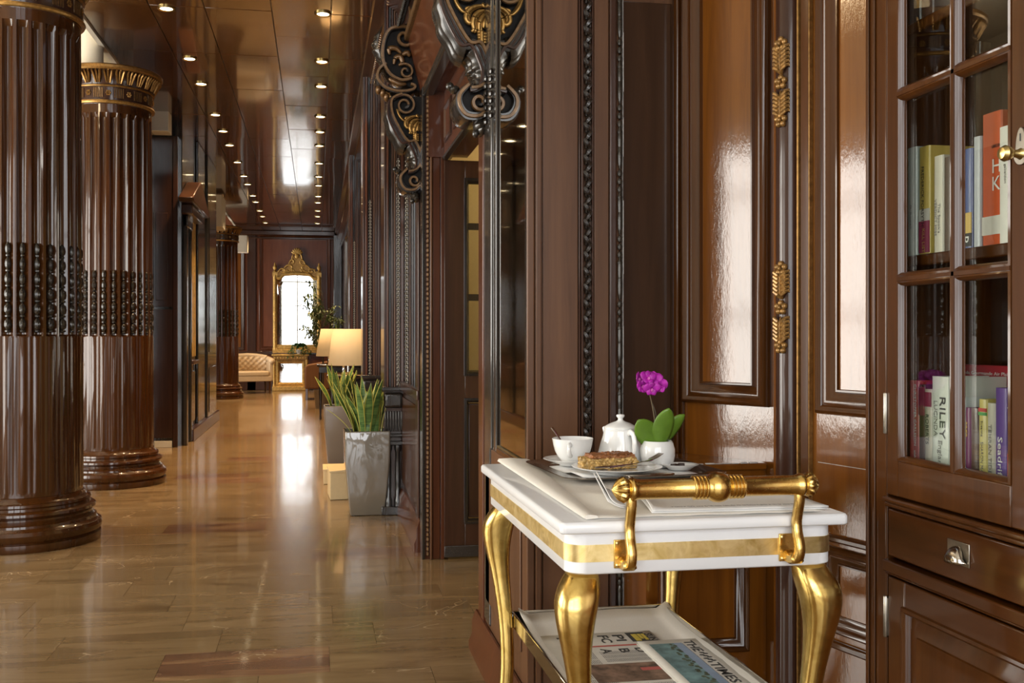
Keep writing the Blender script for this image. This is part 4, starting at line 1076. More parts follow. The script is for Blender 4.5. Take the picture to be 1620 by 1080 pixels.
# big books lying face out at the back
def flatbook(label, v0, v1, zb, h, col, u=1.40, texts=()):
    key = 'book_%02x%02x%02x' % tuple(int(255 * min(1, c)) for c in col)
    if key not in MATS: simple(key, col, 0.35, coat=0.3, nz=0.04, nscale=12)
    r = empty('book', (u, (v0 + v1) / 2, zb), 0, label, 'book', 'books behind the glass'); w = v1 - v0
    MB().box(0, .003, -w / 2, w / 2, 0, h).box(.003, .025, w / 2 - .002, w / 2, 0, h).box(.022, .025, -w / 2, w / 2, 0, h).build('cover', key, r, bevel=.001)
    MB().box(.003, .022, -w / 2 + .002, w / 2 - .002, .003, h - .003).build('pages', 'page_edges', r)
    for body, y_, z_, size, width, m_ in texts: text('cover_lettering', body, r, (-.0006, y_, z_), (0, -1, 0), (0, 0, 1), size, m_, width)
flatbook('large red book with small white title standing face out behind', 1.79, 2.02, ZL, 0.225, (.42, .03, .045), 1.385, (('Guida Gourmande Air Plaisir', .10, .205, .010, .17, 'ink_white'),))
flatbook('large grey book standing face out behind the yellow paperback', 1.56, 1.785, ZL, 0.205, (.40, .38, .31), 1.385, (('LIOVAH NI', .09, .165, .02, .12, 'ink_black'),))
flatbook('black and white picture book behind the large grey book', 1.52, 1.76, ZL, 0.228, (.20, .20, .20), 1.42)
flatbook('large olive grey book standing face out on the upper shelf', 1.745, 1.955, ZU, 0.245, (.40, .37, .27), 1.385)
o = book('dark book with a small white tag on the top shelf', 1.945, 1.985, 1.8625, 0.20, (.03, .035, .04), bands=((.06, .085, 'band_pale'),))
book('thick brown book beside the tagged one on the top shelf', 1.90, 1.94, 1.8625, 0.22, (.09, .05, .04))

# ================================================================== TROLLEY
TX, TY, TROT = 0.722, 2.243, math.radians(0.5)
tr = empty('serving_trolley', (TX, TY, 0), TROT, 'white serving trolley with gilded cabriole legs, gold band and brass push handle', 'trolley')
def rrect(w, d, r, n=5):
    pts = []
    for cx, cy, a0 in ((w - r, d - r, 0), (-w + r, d - r, PI / 2), (-w + r, -d + r, PI), (w - r, -d + r, 1.5 * PI)):
        for i in range(n + 1):
            a = a0 + PI / 2 * i / n; pts.append((cx + r * math.cos(a), cy + r * math.sin(a)))
    return pts
def loops(mb, lst, n=5, cap=True, c=(0, 0)):
    """lst of (half w, half d, corner r, z)"""
    return mb.grid([[(c[0] + x, c[1] + y, z) for x, y in rrect(w, d, r, n)] for w, d, r, z in lst], closed_u=True, cap=cap)
loops(MB(), [(.284, .437, .010, .838), (.287, .44, .012, .841), (.287, .44, .012, .854), (.284, .437, .010, .8585), (.281, .434, .009, .8595)]).build('top', 'white_lacquer', tr, smooth=50)
loops(MB(), [(.264, .415, .035, .7575), (.268, .419, .036, .761), (.268, .419, .036, .838)], 7).build('apron', 'white_lacquer', tr, smooth=50)
loops(MB(), [(.2682, .4192, .036, .7815), (.2695, .4205, .037, .7815), (.2695, .4205, .037, .8135), (.2682, .4192, .036, .8135)], 7, cap=False).build('gold_band', 'gold_band', tr, smooth=50)
LEG = [(.762, -.002, .056), (.747, .002, .064), (.735, .006, .074), (.712, .014, .082), (.685, .018, .080), (.645, .018, .066), (.59, .012, .050), (.52, .004, .041), (.43, -.004, .037), (.33, -.006, .035), (.25, .0, .036), (.16, .012, .041), (.08, .024, .050), (.035, .029, .056), (.008, .029, .052), (.0, .028, .044)]
def leg(sx, sy):
    mb = MB(); rows = []
    for i, (z, d, s_) in enumerate(LEG):
        h = s_ / 2; k = 3.2 if z > 0.69 else 2.5
        row = []
        for j in range(20):
            a = 2 * PI * j / 20 + PI / 20
            x = math.copysign(abs(math.cos(a)) ** (2 / k), math.cos(a)) * h; y = math.copysign(abs(math.sin(a)) ** (2 / k), math.sin(a)) * h
            row.append((sx * (.231 + d) + x, sy * (.381 + d) + y, z))
        rows.append(row)
    mb.grid(rows, closed_u=True, cap=True)
    return mb.build('leg', 'gold_leg', tr, smooth=60, sub=1)
for sx in (-1, 1):
    for sy in (-1, 1): leg(sx, sy)
# lower shelf : metal frame, tray floor
shx0, shx1, shy0, shy1, shz = -.212, .212, -.37, .392, .475
sf = MB()
for a in ((shx0, shx0 + .006, shy0, shy1), (shx1 - .006, shx1, shy0, shy1), (shx0, shx1, shy0, shy0 + .006), (shx0, shx1, shy1 - .006, shy1)):
    sf.box(a[0], a[1], a[2], a[3], shz - .038, shz)
for a in ((shx0, shx0 + .018, shy0, shy1), (shx1 - .018, shx1, shy0, shy1), (shx0, shx1, shy1 - .018, shy1)):
    sf.box(a[0], a[1], a[2], a[3], shz - .0385, shz - .034)
sh_ = sf.build('shelf_frame', 'chrome', tr, bevel=.0015, seg=1)
MB().box(shx0 + .004, shx1 - .004, shy0 + .004, shy1 - .004, shz - .037, shz - .033).build('shelf_floor', 'steel_dull', tr)
for sx in (-1, 1):
    for yy in (-.365, .385):
        MB().box(min(sx * .205, sx * .235), max(sx * .205, sx * .235), yy - .012, yy + .012, shz - .034, shz - .004).build('shelf_clamp', 'chrome', tr, bevel=.002)
# push handle
hn = empty('push_handle'); hn.parent = tr
HY, HZ, HX = -.464, .9215, .006
prof = [(.0185, -.165), (.0185, -.045)]
def bar_prof():
    p = [(.001, -.204), (.008, -.200), (.018, -.192), (.0225, -.183), (.021, -.176), (.0165, -.172), (.0215, -.169), (.0225, -.165), (.0205, -.161), (.0195, -.157), (.0185, -.154), (.0185, -.052)]
    for k in range(4):
        x = -.050 + .0072 * k
        p += [(.0195, x), (.0222, x + .002), (.0222, x + .0048), (.0195, x + .0066)]
    p += [(.0195, -.0205), (.024, -.016), (.0272, -.009), (.0285, 0)]
    return p + [(r, -x) for r, x in reversed(p[:-1])]
def lobes(a, hx):
    return 1 + (0.085 * math.cos(14 * a) if abs(hx) > .1765 and abs(hx) < .202 else 0)
MB().lathe(bar_prof(), (HX, HY, HZ), 56, 'x', cap=False, fn=lobes).build('bar', 'gold_bar', hn, smooth=45)
for sx in (-1, 1):
    cx = sx * .165 + .004
    mb = MB()
    path = [(-.463, .928), (-.466, .910), (-.4655, .890), (-.459, .868), (-.4545, .850), (-.457, .832), (-.464, .815), (-.467, .800), (-.462, .786), (-.450, .779), (-.436, .778), (-.424, .781)]
    pp = smooth_path(path, 24)
    rows = []
    n = len(pp)
    for i, q in enumerate(pp):
        a = Vector(pp[max(0, i - 1)]); b_ = Vector(pp[min(n - 1, i + 1)]); t = (b_ - a).normalized(); nn = Vector((-t[1], t[0]))
        w = .0065 + .0035 * (i / n) ; hw = .0085 + (.004 if i > n * .75 else 0)
        rows.append([(cx + dx, q[0] + nn[0] * w * s_, q[1] + nn[1] * w * s_) for dx, s_ in ((-hw, -.7), (-hw, .7), (-hw * .7, 1), (hw * .7, 1), (hw, .7), (hw, -.7), (hw * .7, -1), (-hw * .7, -1))])
    mb.grid(rows, closed_u=True, cap=True)
    mb.build('bracket_arm', 'gold_bar', hn, smooth=50)
    MB().box(cx - .020, cx + .020, -.4245, -.4195, .769, .822).build('bracket_plate', 'gold_bar', hn, bevel=.0012)
    sc = MB()
    for dx in (-.0145, .0145):
        for zz in (.775, .816): sc.lathe([(.0035, -.4245), (.0033, -.4256), (.0022, -.4265), (.0001, -.4267)], (cx + dx, 0, zz), 10, 'y')
    sc.build('screw_heads', 'gold_band', hn)

# ---- on the trolley
ZT = .8597
# folded white cloth under the tray
cl = MB()
nx, ny = 26, 30
rows = []
r2 = random.Random(11)
for j in range(ny + 1):
    y = 1.828 + (2.690 - 1.828) * j / ny; row = []
    for i in range(nx + 1):
        x0_ = .492 + .004 * math.sin(j * .35); x1_ = .972 - .03 * j / ny
        x = x0_ + (x1_ - x0_) * i / nx
        z = ZT + .0032 + .0006 * math.sin(i * 1.1 + j * .5)
        row.append((x, y, z))
    rows.append(row)
cl.grid(rows)
# thick fold running along the left side
fr_ = []
for j in range(ny + 1):
    y = 1.822 + (2.702 - 1.822) * j / ny; f = j / ny
    wd = .026 + .062 * f; xl = .489 - .006 * f
    fr_.append([(xl + wd, y, ZT + .0032), (xl + .004, y, ZT + .0012), (xl - .0015, y, ZT + .004), (xl + .002, y, ZT + .0085 + .002 * f), (xl + wd * .4, y, ZT + .0100 + .002 * f), (xl + wd * .9, y, ZT + .0085), (xl + wd, y, ZT + .006)])
cl.grid(fr_, closed_u=True, cap=True)
cloth = cl.build('folded_cloth', 'cloth_white', None, smooth=60)
md = cloth.modifiers.new('thick', 'SOLIDIFY'); md.thickness = .0015; md.offset = -1
tag(cloth, 'folded off-white cloth covering the trolley top, thick fold along its left side', 'cloth')

# newspaper lying under the handle, its near corner curling up
npp = empty('newspaper', (0, 0, 0), 0, 'white folded newspaper under the brass handle, one end curling up', 'newspaper', 'newspapers on the trolley')
for k, dz in ((0, 0.0), (1, .0045)):
    mb = MB(); rows = []
    for j in range(9):
        t = j / 8; row = []
        for i in range(25):
            s_ = i / 24
            x = .600 + (.985 - .600) * s_ ; y = 1.852 + .20 * t - .012 * s_ + .012 * t * s_ - .004 * k
            z = ZT + .006 + dz
            cur = max(0, .16 - s_) / .16
            x += .030 * cur + .035 * t * (1 - s_); z += (.030 * cur ** 1.5) * (t ** .7) * (1 if k else .5)
            y += .06 * cur * t
            row.append((x, y, z))
        rows.append(row)
    mb.grid(rows)
    o = mb.build('newspaper_sheet', 'paper_white', npp, smooth=60)
    md = o.modifiers.new('thick', 'SOLIDIFY'); md.thickness = .0022
text('print_line', 'in Hannover. KLICK waren die Tiffs wieser. Feinwoller. Min den Berliner Flughafen ab 4.8.1 fur uniwer frueding aus', npp, (.672, 1.857, ZT + .0134), (1, -.03, 0), (0.03, 1, 0), .013, 'ink_grey', .27)
for k in range(2):                       # the folded end standing up
    mb = MB(); rows = []
    for j in range(9):
        t = j / 8; bx0, by0 = .592 + .030 * t, 1.90 + .21 * t
        rows.append([(bx0 - .030 * (i / 6) ** .7 + .006 * k * (i / 6), by0 + .015 * (i / 6), ZT + .008 + .004 * k + (.012 + .026 * t) * (i / 6) ** (1.2 + .5 * k)) for i in range(7)])
    mb.grid(rows); o = mb.build('curled_fold', 'paper_white', npp, smooth=70); md = o.modifiers.new('thick', 'SOLIDIFY'); md.thickness = .002
tag(npp, 'white folded newspaper under the brass handle, its left end curling up')

# silver tray
tray = empty('silver_tray', (.745, 2.418, ZT + .0065), math.radians(5), 'rectangular silver tray with rounded corners carrying the coffee service', 'tray')
loops(MB(), [(.150, .130, .03, .0025), (.158, .138, .034, .0015), (.166, .146, .036, .0045), (.172, .152, .04, .008), (.203, .183, .046, .0105), (.206, .186, .047, .0125), (.205, .185, .047, .0138), (.202, .182, .046, .0125), (.172, .152, .04, .0105), (.165, .145, .036, .0065), (.157, .137, .034, .0042), (.150, .130, .03, .0042)], 6).build('tray_body', 'silver', tray, smooth=60)
for sy in (-1, 1):
    el = [(.062 * math.cos(2 * PI * i / 32), sy * .167 + .0115 * math.sin(2 * PI * i / 32), .0142) for i in range(33)]
    MB().tube(el, .0022, 8).build('handle_rim', 'silver', tray)
    MB().prism([(.060 * math.cos(2 * PI * i / 32), sy * .167 + .010 * math.sin(2 * PI * i / 32)) for i in range(32)], lambda p, q, t: (p, q, t), .0100, .0136).build('handle_slot', 'ebony', tray)
ZTR = ZT + .0065 + .0045
ln = MB(); rows = []
for j in range(7):
    rows.append([(-.150 + .30 * i / 10, -.128 + .25 * j / 6, .0008 * math.sin(i * 1.3 + j) + (.006 * max(0, 1 - i / 2) if j < 3 else 0)) for i in range(11)])
ln.grid(rows)
liner = ln.build('tray_napkin', 'paper_white', None, smooth=60, loc=(.742, 2.405, ZTR + .001)); liner.rotation_euler = (0, 0, math.radians(5))
md = liner.modifiers.new('thick', 'SOLIDIFY'); md.thickness = .0012; md.offset = 1
tag(liner, 'white paper napkin spread on the silver tray under the plate', 'napkin')
ZI = ZTR + .003
# saucer, cup, spoon
CX, CY = .641, 2.504
sau = MB().lathe([(.001, .001), (.030, 0), (.034, .001), (.036, .004), (.060, .011), (.074, .0165), (.0755, .0175), (.074, .0185), (.060, .014), (.036, .007), (.026, .0055), (.001, .0055)], seg=48, cap=False).build('saucer', 'porcelain', None, smooth=60, loc=(CX, CY, ZI))
tag(sau, 'white porcelain saucer under the coffee cup', 'saucer')
cup = empty('coffee_cup', (CX, CY, ZI + .006), 0, 'wide white porcelain coffee cup with a spoon standing in it', 'cup')
MB().lathe([(.001, .003), (.022, .003), (.0235, 0), (.026, .001), (.029, .006), (.038, .017), (.0455, .031), (.0495, .046), (.0522, .0605), (.0530, .0625), (.0518, .0632), (.0508, .062), (.0480, .046), (.044, .032), (.036, .019), (.026, .010), (.001, .008)], seg=56, cap=False).build('bowl', 'porcelain', cup, smooth=60)
ha = -PI / 2 - .38
def hp(r, z): return (r * math.cos(ha), r * math.sin(ha), z)
MB().tube([hp(.046, .048), hp(.058, .053), hp(.070, .049), hp(.072, .038), hp(.062, .026), hp(.044, .023)], [.006, .0055, .005, .005, .0055, .006], 10, up=(math.sin(ha), -math.cos(ha), 0)).build('handle', 'porcelain', cup, smooth=70)
sp = MB()
sp.tube([(.0, .012, .016), (-.010, .016, .030), (-.026, .022, .056), (-.040, .028, .078), (-.0475, .031, .088)], [.0034, .0034, .0042, .0062, .0066], 8, flat=.5)
sp.ell((.004, .010, .014), (.012, .009, .004), 10, 6, Euler((0, .5, 0)).to_matrix())
spo = sp.build('teaspoon', 'silver', None, smooth=70, loc=(CX, CY, ZI + .006))
tag(spo, 'silver teaspoon standing in the coffee cup', 'spoon')
# teapot
tp = empty('milk_pot', (.768, 2.506, ZI), 0, 'small white porcelain lidded pot between the cup and the orchid', 'pot')
MB().lathe([(.001, .0), (.044, 0), (.0505, .004), (.0525, .014), (.051, .028), (.0455, .050), (.0405, .066), (.038, .078), (.0375, .084), (.036, .0855), (.034, .084), (.033, .07), (.001, .06)], seg=48, cap=False).build('body', 'porcelain', tp, smooth=60)
MB().lathe([(.033, .083), (.0375, .0855), (.0372, .088), (.033, .092), (.022, .098), (.010, .102), (.0058, .105), (.0055, .109), (.0085, .112), (.0098, .115), (.0085, .118), (.001, .119)], seg=40, cap=False).build('lid', 'porcelain', tp, smooth=60)
ha2 = -PI / 2 + .18
def hq(r, z): return (r * math.cos(ha2), r * math.sin(ha2), z)
MB().tube([hq(.036, .076), hq(.050, .080), hq(.062, .076), hq(.067, .060), hq(.066, .040), hq(.060, .022), hq(.048, .014)], [.0075, .0075, .0078, .0075, .007, .007, .008], 10, up=(-math.sin(ha2), math.cos(ha2), 0), flat=.6).build('handle', 'porcelain', tp, smooth=70)
tp.scale = (1.13, 1.13, 1.08)
MB().tube([(-.014, .036, .060), (-.019, .049, .074), (-.021, .056, .083)], [.010, .008, .006], 10).build('spout', 'porcelain', tp, smooth=70)
# orchid pot and orchid
OX, OY = .842, 2.432
op = MB().lathe([(.001, 0), (.028, 0), (.034, .003), (.0405, .014), (.0435, .030), (.0430, .046), (.0390, .060), (.0368, .064), (.0362, .066), (.0352, .0665), (.034, .065), (.036, .05), (.001, .048)], seg=48, cap=False).build('flower_pot', 'porcelain', None, smooth=60, loc=(OX, OY, ZI))
tag(op, 'round white porcelain pot holding the pink orchid', 'pot')
orc = empty('orchid', (OX, OY, ZI + .049), 0, 'small magenta orchid with three broad green leaves in the round pot', 'orchid')
MB().lathe([(.001, .004), (.02, .004), (.034, .001), (.034, 0), (.001, 0)], seg=24).build('potting_bark', 'bark', orc)
def orchid_leaf(lean, yaw, ln_, wd, dx, dy):
    mb = MB(); rows = []; n = 14
    for i in range(n + 1):
        t = i / n; w = max(.0004, wd * (math.sin(PI * min(1, .10 + t * .90)) ** .6) * (0.70 + .30 * t))
        rows.append([((q * w), .004 * abs(q) * (1 - t) - .022 * t * t + .004 * q * q, ln_ * t) for q in (-1, -.66, -.33, 0, .33, .66, 1)])
    mb.grid(rows)
    o = mb.build('leaf', 'leaf_orchid', orc, smooth=70, loc=(dx, dy, .002)); o.rotation_euler = Euler((0.05, lean, yaw), 'XYZ')
    md = o.modifiers.new('thick', 'SOLIDIFY'); md.thickness = .0018
    return o
orchid_leaf(-.62, -.20, .086, .034, -.004, -.006)
orchid_leaf(.12, .10, .100, .033, .004, -.008)
orchid_leaf(.64, .45, .100, .027, .008, .002)
stem = [(.0, .004, 0), (-.003, .006, .055), (-.010, .008, .100), (-.018, .008, .135), (-.022, .006, .150)]
MB().tube(stem, [.0018, .0018, .0016, .0014, .0012], 7).build('flower_stem', 'stem_brown', orc)
MB().tube([(.006, .004, 0), (.005, .006, .05), (-.004, .008, .092), (-.012, .008, .112)], [.0015] * 4, 7).build('support_stick', 'bark', orc)
r3 = random.Random(4)
for (bx, bz, by, yaw, pit) in ((-.044, .156, -.004, .5, .15), (-.020, .150, -.012, -.1, .35), (-.028, .174, -.004, .2, -.35), (.010, .156, .002, -.8, .1), (-.052, .172, .008, 1.0, -.1), (-.008, .172, .006, -.4, -.3)):
    mb = MB()
    for k in range(5):
        a = 2 * PI * k / 5 + .3 + r3.uniform(-.2, .2)
        big = 1.25 if k in (0, 2) else .95
        L = .0190 * big; W = .0105 * big
        rows = []
        for i in range(6):
            t = i / 5; w = W * (math.sin(PI * (.10 + .86 * t)) ** .7)
            rows.append([(L * t * math.cos(a) - q * w * math.sin(a), -.003 - .006 * t * t + .003 * abs(q) - .003 * math.sin(PI * t) , L * t * math.sin(a) + q * w * math.cos(a)) for q in (-1, -.4, .4, 1)])
        mb.grid(rows)
    o = mb.build('blossom', 'petal', orc, smooth=80, loc=(bx, by, bz)); o.rotation_euler = (pit, 0, yaw)
    md = o.modifiers.new('thick', 'SOLIDIFY'); md.thickness = .0006
    MB().ell((0, -.007, -.002), (.0034, .0045, .0048), 8, 5).build('blossom_lip', 'petal_lip', o)
# plate with cake, cutlery
PX_, PY_ = .708, 2.340
pl = MB().lathe([(.001, .0), (.060, 0), (.064, .001), (.068, .005), (.085, .010), (.104, .0145), (.108, .0155), (.1085, .0168), (.107, .0175), (.085, .0135), (.067, .0085), (.058, .006), (.001, .006)], seg=56, cap=False).build('cake_plate', 'porcelain', None, smooth=60, loc=(PX_, PY_, ZI + .001))
tag(pl, 'white porcelain plate with the slice of cake', 'plate')
ck = empty('apple_cake', (.697, 2.378, ZI + .0085), math.radians(3), 'slice of crumbly apple cake with a brown crust on top', 'cake')
r4 = random.Random(9)
def lumpy(x0, x1, y0, y1, z0, z1, n, amp):
    mb = MB(); rows = []
    ring = []
    for i in range(n): ring.append((x0 + (x1 - x0) * i / n, y0))
    for i in range(n // 2): ring.append((x1, y0 + (y1 - y0) * i / (n // 2)))
    for i in range(n): ring.append((x1 - (x1 - x0) * i / n, y1))
    for i in range(n // 2): ring.append((x0, y1 - (y1 - y0) * i / (n // 2)))
    for j in range(7):
        z = z0 + (z1 - z0) * j / 6
        rows.append([(x + r4.uniform(-amp, amp), y + r4.uniform(-amp, amp), z + (r4.uniform(-amp, amp) if j > 0 else 0)) for x, y in ring])
    mb.grid(rows, closed_u=True, cap=True)
    return mb
lumpy(-.068, .064, -.026, .028, 0, .026, 26, .0028).build('apple_filling', 'apple_filling', ck, smooth=50)
cm = MB()
for k in range(46):
    x = r4.uniform(-.074, .066); cm.ell((x, -.027 + r4.uniform(-.004, .003), r4.uniform(.002, .024)), (r4.uniform(.004, .010), .005, r4.uniform(.003, .006)), 6, 4, Euler((r4.uniform(-1, 1), r4.uniform(-1, 1), 0)).to_matrix())
cm.build('apple_pieces', 'apple_filling', ck, smooth=60)
lumpy(-.050, .060, -.028, .028, .026, .034, 24, .0018).build('crust', 'crust', ck, smooth=50)
mb = lumpy(-.010, .055, -.020, .020, .033, .037, 18, .0018); mb.build('crust', 'crust', ck, smooth=50)
kn = empty('knife', (.648, 2.300, ZI + .0195), math.radians(12), 'silver knife resting on the front rim of the cake plate', 'knife')
MB().tube([(-.004, 0, 0), (.004, 0, .0005), (.05, 0, .001), (.072, 0, 0)], [.004, .0055, .0048, .0028], 8, flat=.5).build('handle', 'silver', kn, smooth=70)
MB().prism([(.070, -.003), (.13, -.008), (.155, -.004), (.162, .003), (.15, .004), (.070, .003)], lambda p, q, t: (p, q, t), -.0004, .0008).build('blade', 'silver', kn)
fk = empty('fork', (.690, 2.296, ZI + .0225), math.radians(27), 'silver fork lying across the plate with its tines raised to the right', 'fork')
MB().tube([(-.02, 0, -.002), (.02, 0, 0), (.07, 0, .002), (.095, 0, .004), (.105, 0, .004)], [.0048, .004, .0022, .0024, .004], 8, flat=.45).build('handle', 'silver', fk, smooth=70)
mb = MB()
mb.tube([(.100, 0, .004), (.112, 0, .005), (.122, 0, .008)], [.004, .0095, .0095], 10, flat=.2)
for q in range(4): mb.tube([(.120, -.0075 + .005 * q, .008), (.138, -.0075 + .005 * q, .013), (.156, -.007 + .0047 * q, .020)], [.0015, .0014, .0008], 6)
mb.build('tines', 'silver', fk, smooth=70)
# small dish with chocolates
ds = MB().lathe([(.001, 0), (.020, 0), (.024, .001), (.034, .009), (.042, .013), (.043, .0142), (.041, .0146), (.033, .011), (.022, .004), (.001, .0035)], seg=40, cap=False, fn=lambda a, h_: 1 + .12 * math.cos(2 * a)).build('small_dish', 'porcelain', None, smooth=60, loc=(.878, 2.372, ZI))
tag(ds, 'small oval white dish of chocolates at the right end of the tray', 'dish')
for k, (x, y, a) in enumerate(((.866, 2.372, .3), (.884, 2.378, -.4))):
    o = MB().box(-.0085, .0085, -.0085, .0085, 0, .010).build('chocolate', 'chocolate', None, bevel=.0018, loc=(x, y, ZI + .005)); o.rotation_euler = (0, 0, a)
    tag(o, ('dark square chocolate in the small dish, the one nearer the orchid pot', 'dark square chocolate in the small dish, the one farther from the orchid pot')[k], 'chocolate', 'chocolates in the dish')

# ---- lower shelf : white cloth and newspapers
SZ = shz - .033
mb = MB(); rows = []
for j in range(15):
    y = 1.895 + (2.625 - 1.895) * j / 14; row = []
    for i in range(15):
        s_ = i / 14; x = .523 + (.935 - .523) * s_
        e = max(0, abs(s_ - .5) - .42) / .08; f = max(0, j - 11) / 3
        row.append((x, y, SZ + .004 + .018 * e ** 2 + .020 * f ** 2 + .0015 * math.sin(i + j * 1.7)))
    rows.append(row)
mb.grid(rows)
sc_ = mb.build('shelf_cloth', 'cloth_white', None, smooth=70); md = sc_.modifiers.new('thick', 'SOLIDIFY'); md.thickness = .002
tag(sc_, 'white cloth lining the lower shelf of the trolley', 'cloth')
def print_block(mb, x0, x1, y0, y1, z, pitch=.0042, fill=.45, vertical=True):
    """rows of set text: thin lines along y"""
    x = x0
    while x < x1:
        y = y0
        while y < y1:
            L = r4.uniform(.008, .03); mb.box(x, min(x + pitch * fill, x1), y, min(y + L, y1), z, z + .0001); y += L + .0025
        x += pitch
ZN = SZ + .0095
n1 = empty('newspaper', (0, 0, 0), 0, 'folded newspaper with big headlines on the lower shelf, left of the other one', 'newspaper', 'newspapers on the trolley')
def sheet(x0, x1, y0, y1, z, wav, name, parent, sk=0.0, th=.003):
    mb = MB(); rows = []
    for j in range(13):
        t = j / 12; y = y0 + (y1 - y0) * t
        rows.append([(x0 + (x1 - x0) * i / 8 + sk * t, y, z + wav * math.sin(i * .8 + 1) * 0 ) for i in range(9)])
    mb.grid(rows); o = mb.build(name, 'newsprint', parent, smooth=60)
    md = o.modifiers.new('thick', 'SOLIDIFY'); md.thickness = th; md.offset = -1
    return o
sheet(.545, .835, 1.93, 2.475, ZN, 0, 'newspaper_sheet', n1, .0)
sheet(.550, .838, 1.935, 2.480, ZN - .0035, 0, 'newspaper_sheet', n1, .0)
ZP = ZN + .0004
DN, RT = (0, -1, 0), (1, 0, 0)
def hl(body, x, y, size, width, par, m_='ink', z=None): return text('headline', body, par, (x, y, z or ZP), DN, RT, size, m_, width)
for q in ((.585, .600, 2.44, 2.452), (.600, .618, 2.445, 2.449), (.765, .772, 2.39, 2.455), (.765, .812, 2.455, 2.465), (.772, .812, 2.39, 2.455)): MB().box(*q, ZP - .0001, ZP + .0001).build('print_black', 'ink', n1)
MB().box(.776, .79, 2.395, 2.45, ZP + .0001, ZP + .0003).box(.792, .800, 2.41, 2.45, ZP + .0001, ZP + .0003).box(.802, .81, 2.40, 2.45, ZP + .0001, ZP + .0003).build('print_yellow', 'ink_yellow', n1)
MB().box(.645, .835, 2.362, 2.372, ZP, ZP + .0002).build('print_red', 'ink_red', n1)
for body, x, y, s_, w in (('T', .648, 2.462, .036, .03), ('FC', .690, 2.455, .036, .06), ('PI', .728, 2.455, .036, .05), ('SUN', .812, 2.452, .026, .06), ('A', .668, 2.345, .034, .035), ('B', .712, 2.345, .034, .03), ('D', .752, 2.345, .034, .035)): hl(body, x, y, s_, w, n1)
pb = MB()
for c_i in range(6): print_block(pb, .57, .645, 1.95 + .065 * c_i, 2.008 + .065 * c_i, ZP)
for c_i in range(3): print_block(pb, .66, .80, 2.25 + .027 * c_i, 2.272 + .027 * c_i, ZP)
print_block(pb, .625, .66, 2.385, 2.44, ZP); print_block(pb, .60, .80, 2.03, 2.10, ZP); print_block(pb, .60, .80, 1.945, 2.02, ZP)
pb.build('text_columns', 'ink_grey', n1)
simple('photo_brown', (.16, .10, .07), .6, nz=.7, nscale=30)
simple('photo_sea', (.14, .24, .25), .6, nz=.5, nscale=22)
simple('photo_sky', (.24, .31, .42), .6, nz=.15, nscale=12)
simple('photo_tree', (.07, .085, .05), .7, nz=.6, nscale=60)
MB().box(.60, .80, 2.115, 2.235, ZP, ZP + .0002).build('printed_photo', 'photo_brown', n1)
MB().box(.72, .77, 2.18, 2.20, ZP + .0001, ZP + .0003).build('print_red', 'ink_red', n1)
n2 = empty('newspaper', (0, 0, 0), 0, 'folded newspaper with a blue seascape picture and a masthead along its right side, lower shelf', 'newspaper', 'newspapers on the trolley')
ZM = ZN + .005
sheet(.770, .922, 1.90, 2.375, ZM, 0, 'newspaper_sheet', n2)
sheet(.766, .926, 1.895, 2.37, ZM - .004, 0, 'newspaper_sheet', n2)
ZQ = ZM + .0004
hl('THE', .880, 2.360, .034, .085, n2, z=ZQ); hl('TIMES', .880, 2.190, .034, .135, n2, z=ZQ)
cr_ = MB()
for k in range(9): cr_.ell((.893 + .007 * math.sin(k * 2.1), 2.265 - .0085 * k, ZQ), (.007, .005, .0004), 7, 4)
cr_.build('crest', 'ink', n2)
MB().box(.790, .872, 2.00, 2.345, ZQ, ZQ + .0002).build('printed_photo', 'photo_sea', n2)
MB().box(.852, .872, 2.00, 2.345, ZQ + .0001, ZQ + .0003).build('printed_photo', 'photo_sky', n2)
tb_ = MB()
for k in range(26): tb_.ell((.842 + .008 * math.sin(k * 1.7), 2.335 - .011 * k, ZQ + .0001), (.004 + .004 * abs(math.sin(k)), .009, .0003), 6, 3)
tb_.build('print_trees', 'photo_tree', n2)
pb = MB(); print_block(pb, .775, .865, 1.905, 1.99, ZQ); print_block(pb, .872, .876, 2.0, 2.34, ZQ); pb.build('text_columns', 'ink_grey', n2)

# ================================================================== ALONG THE CORRIDOR
def planter(x, y, rz, lab, seed, nleaf, glossy=True):
    root = empty('planter', (x, y, 0), rz, lab, 'planter', 'tall tapered planters by the right wall')
    mb = loops(MB(), [(.113, .113, .010, .004), (.116, .116, .012, .010), (.130, .130, .012, .15), (.143, .143, .013, .29), (.149, .149, .014, .36), (.1515, .1515, .014, .45), (.152, .152, .014, .558), (.151, .151, .014, .566), (.149, .149, .013, .569), (.144, .144, .012, .566), (.142, .142, .012, .54)], 5)
    mb.build('planter_body', 'planter_grey' if glossy else 'planter_matt', root, smooth=50)
    f = MB()
    for sx in (-1, 1):
        for sy in (-1, 1): f.lathe([(.012, 0), (.012, .006), (.001, .006)], (sx * .09, sy * .09, 0), 10)
    f.build('feet', 'black_paint', root)
    loops(MB(), [(.141, .141, .012, .535), (.141, .141, .012, .540)], 5).build('soil', 'soil', root)
    return root
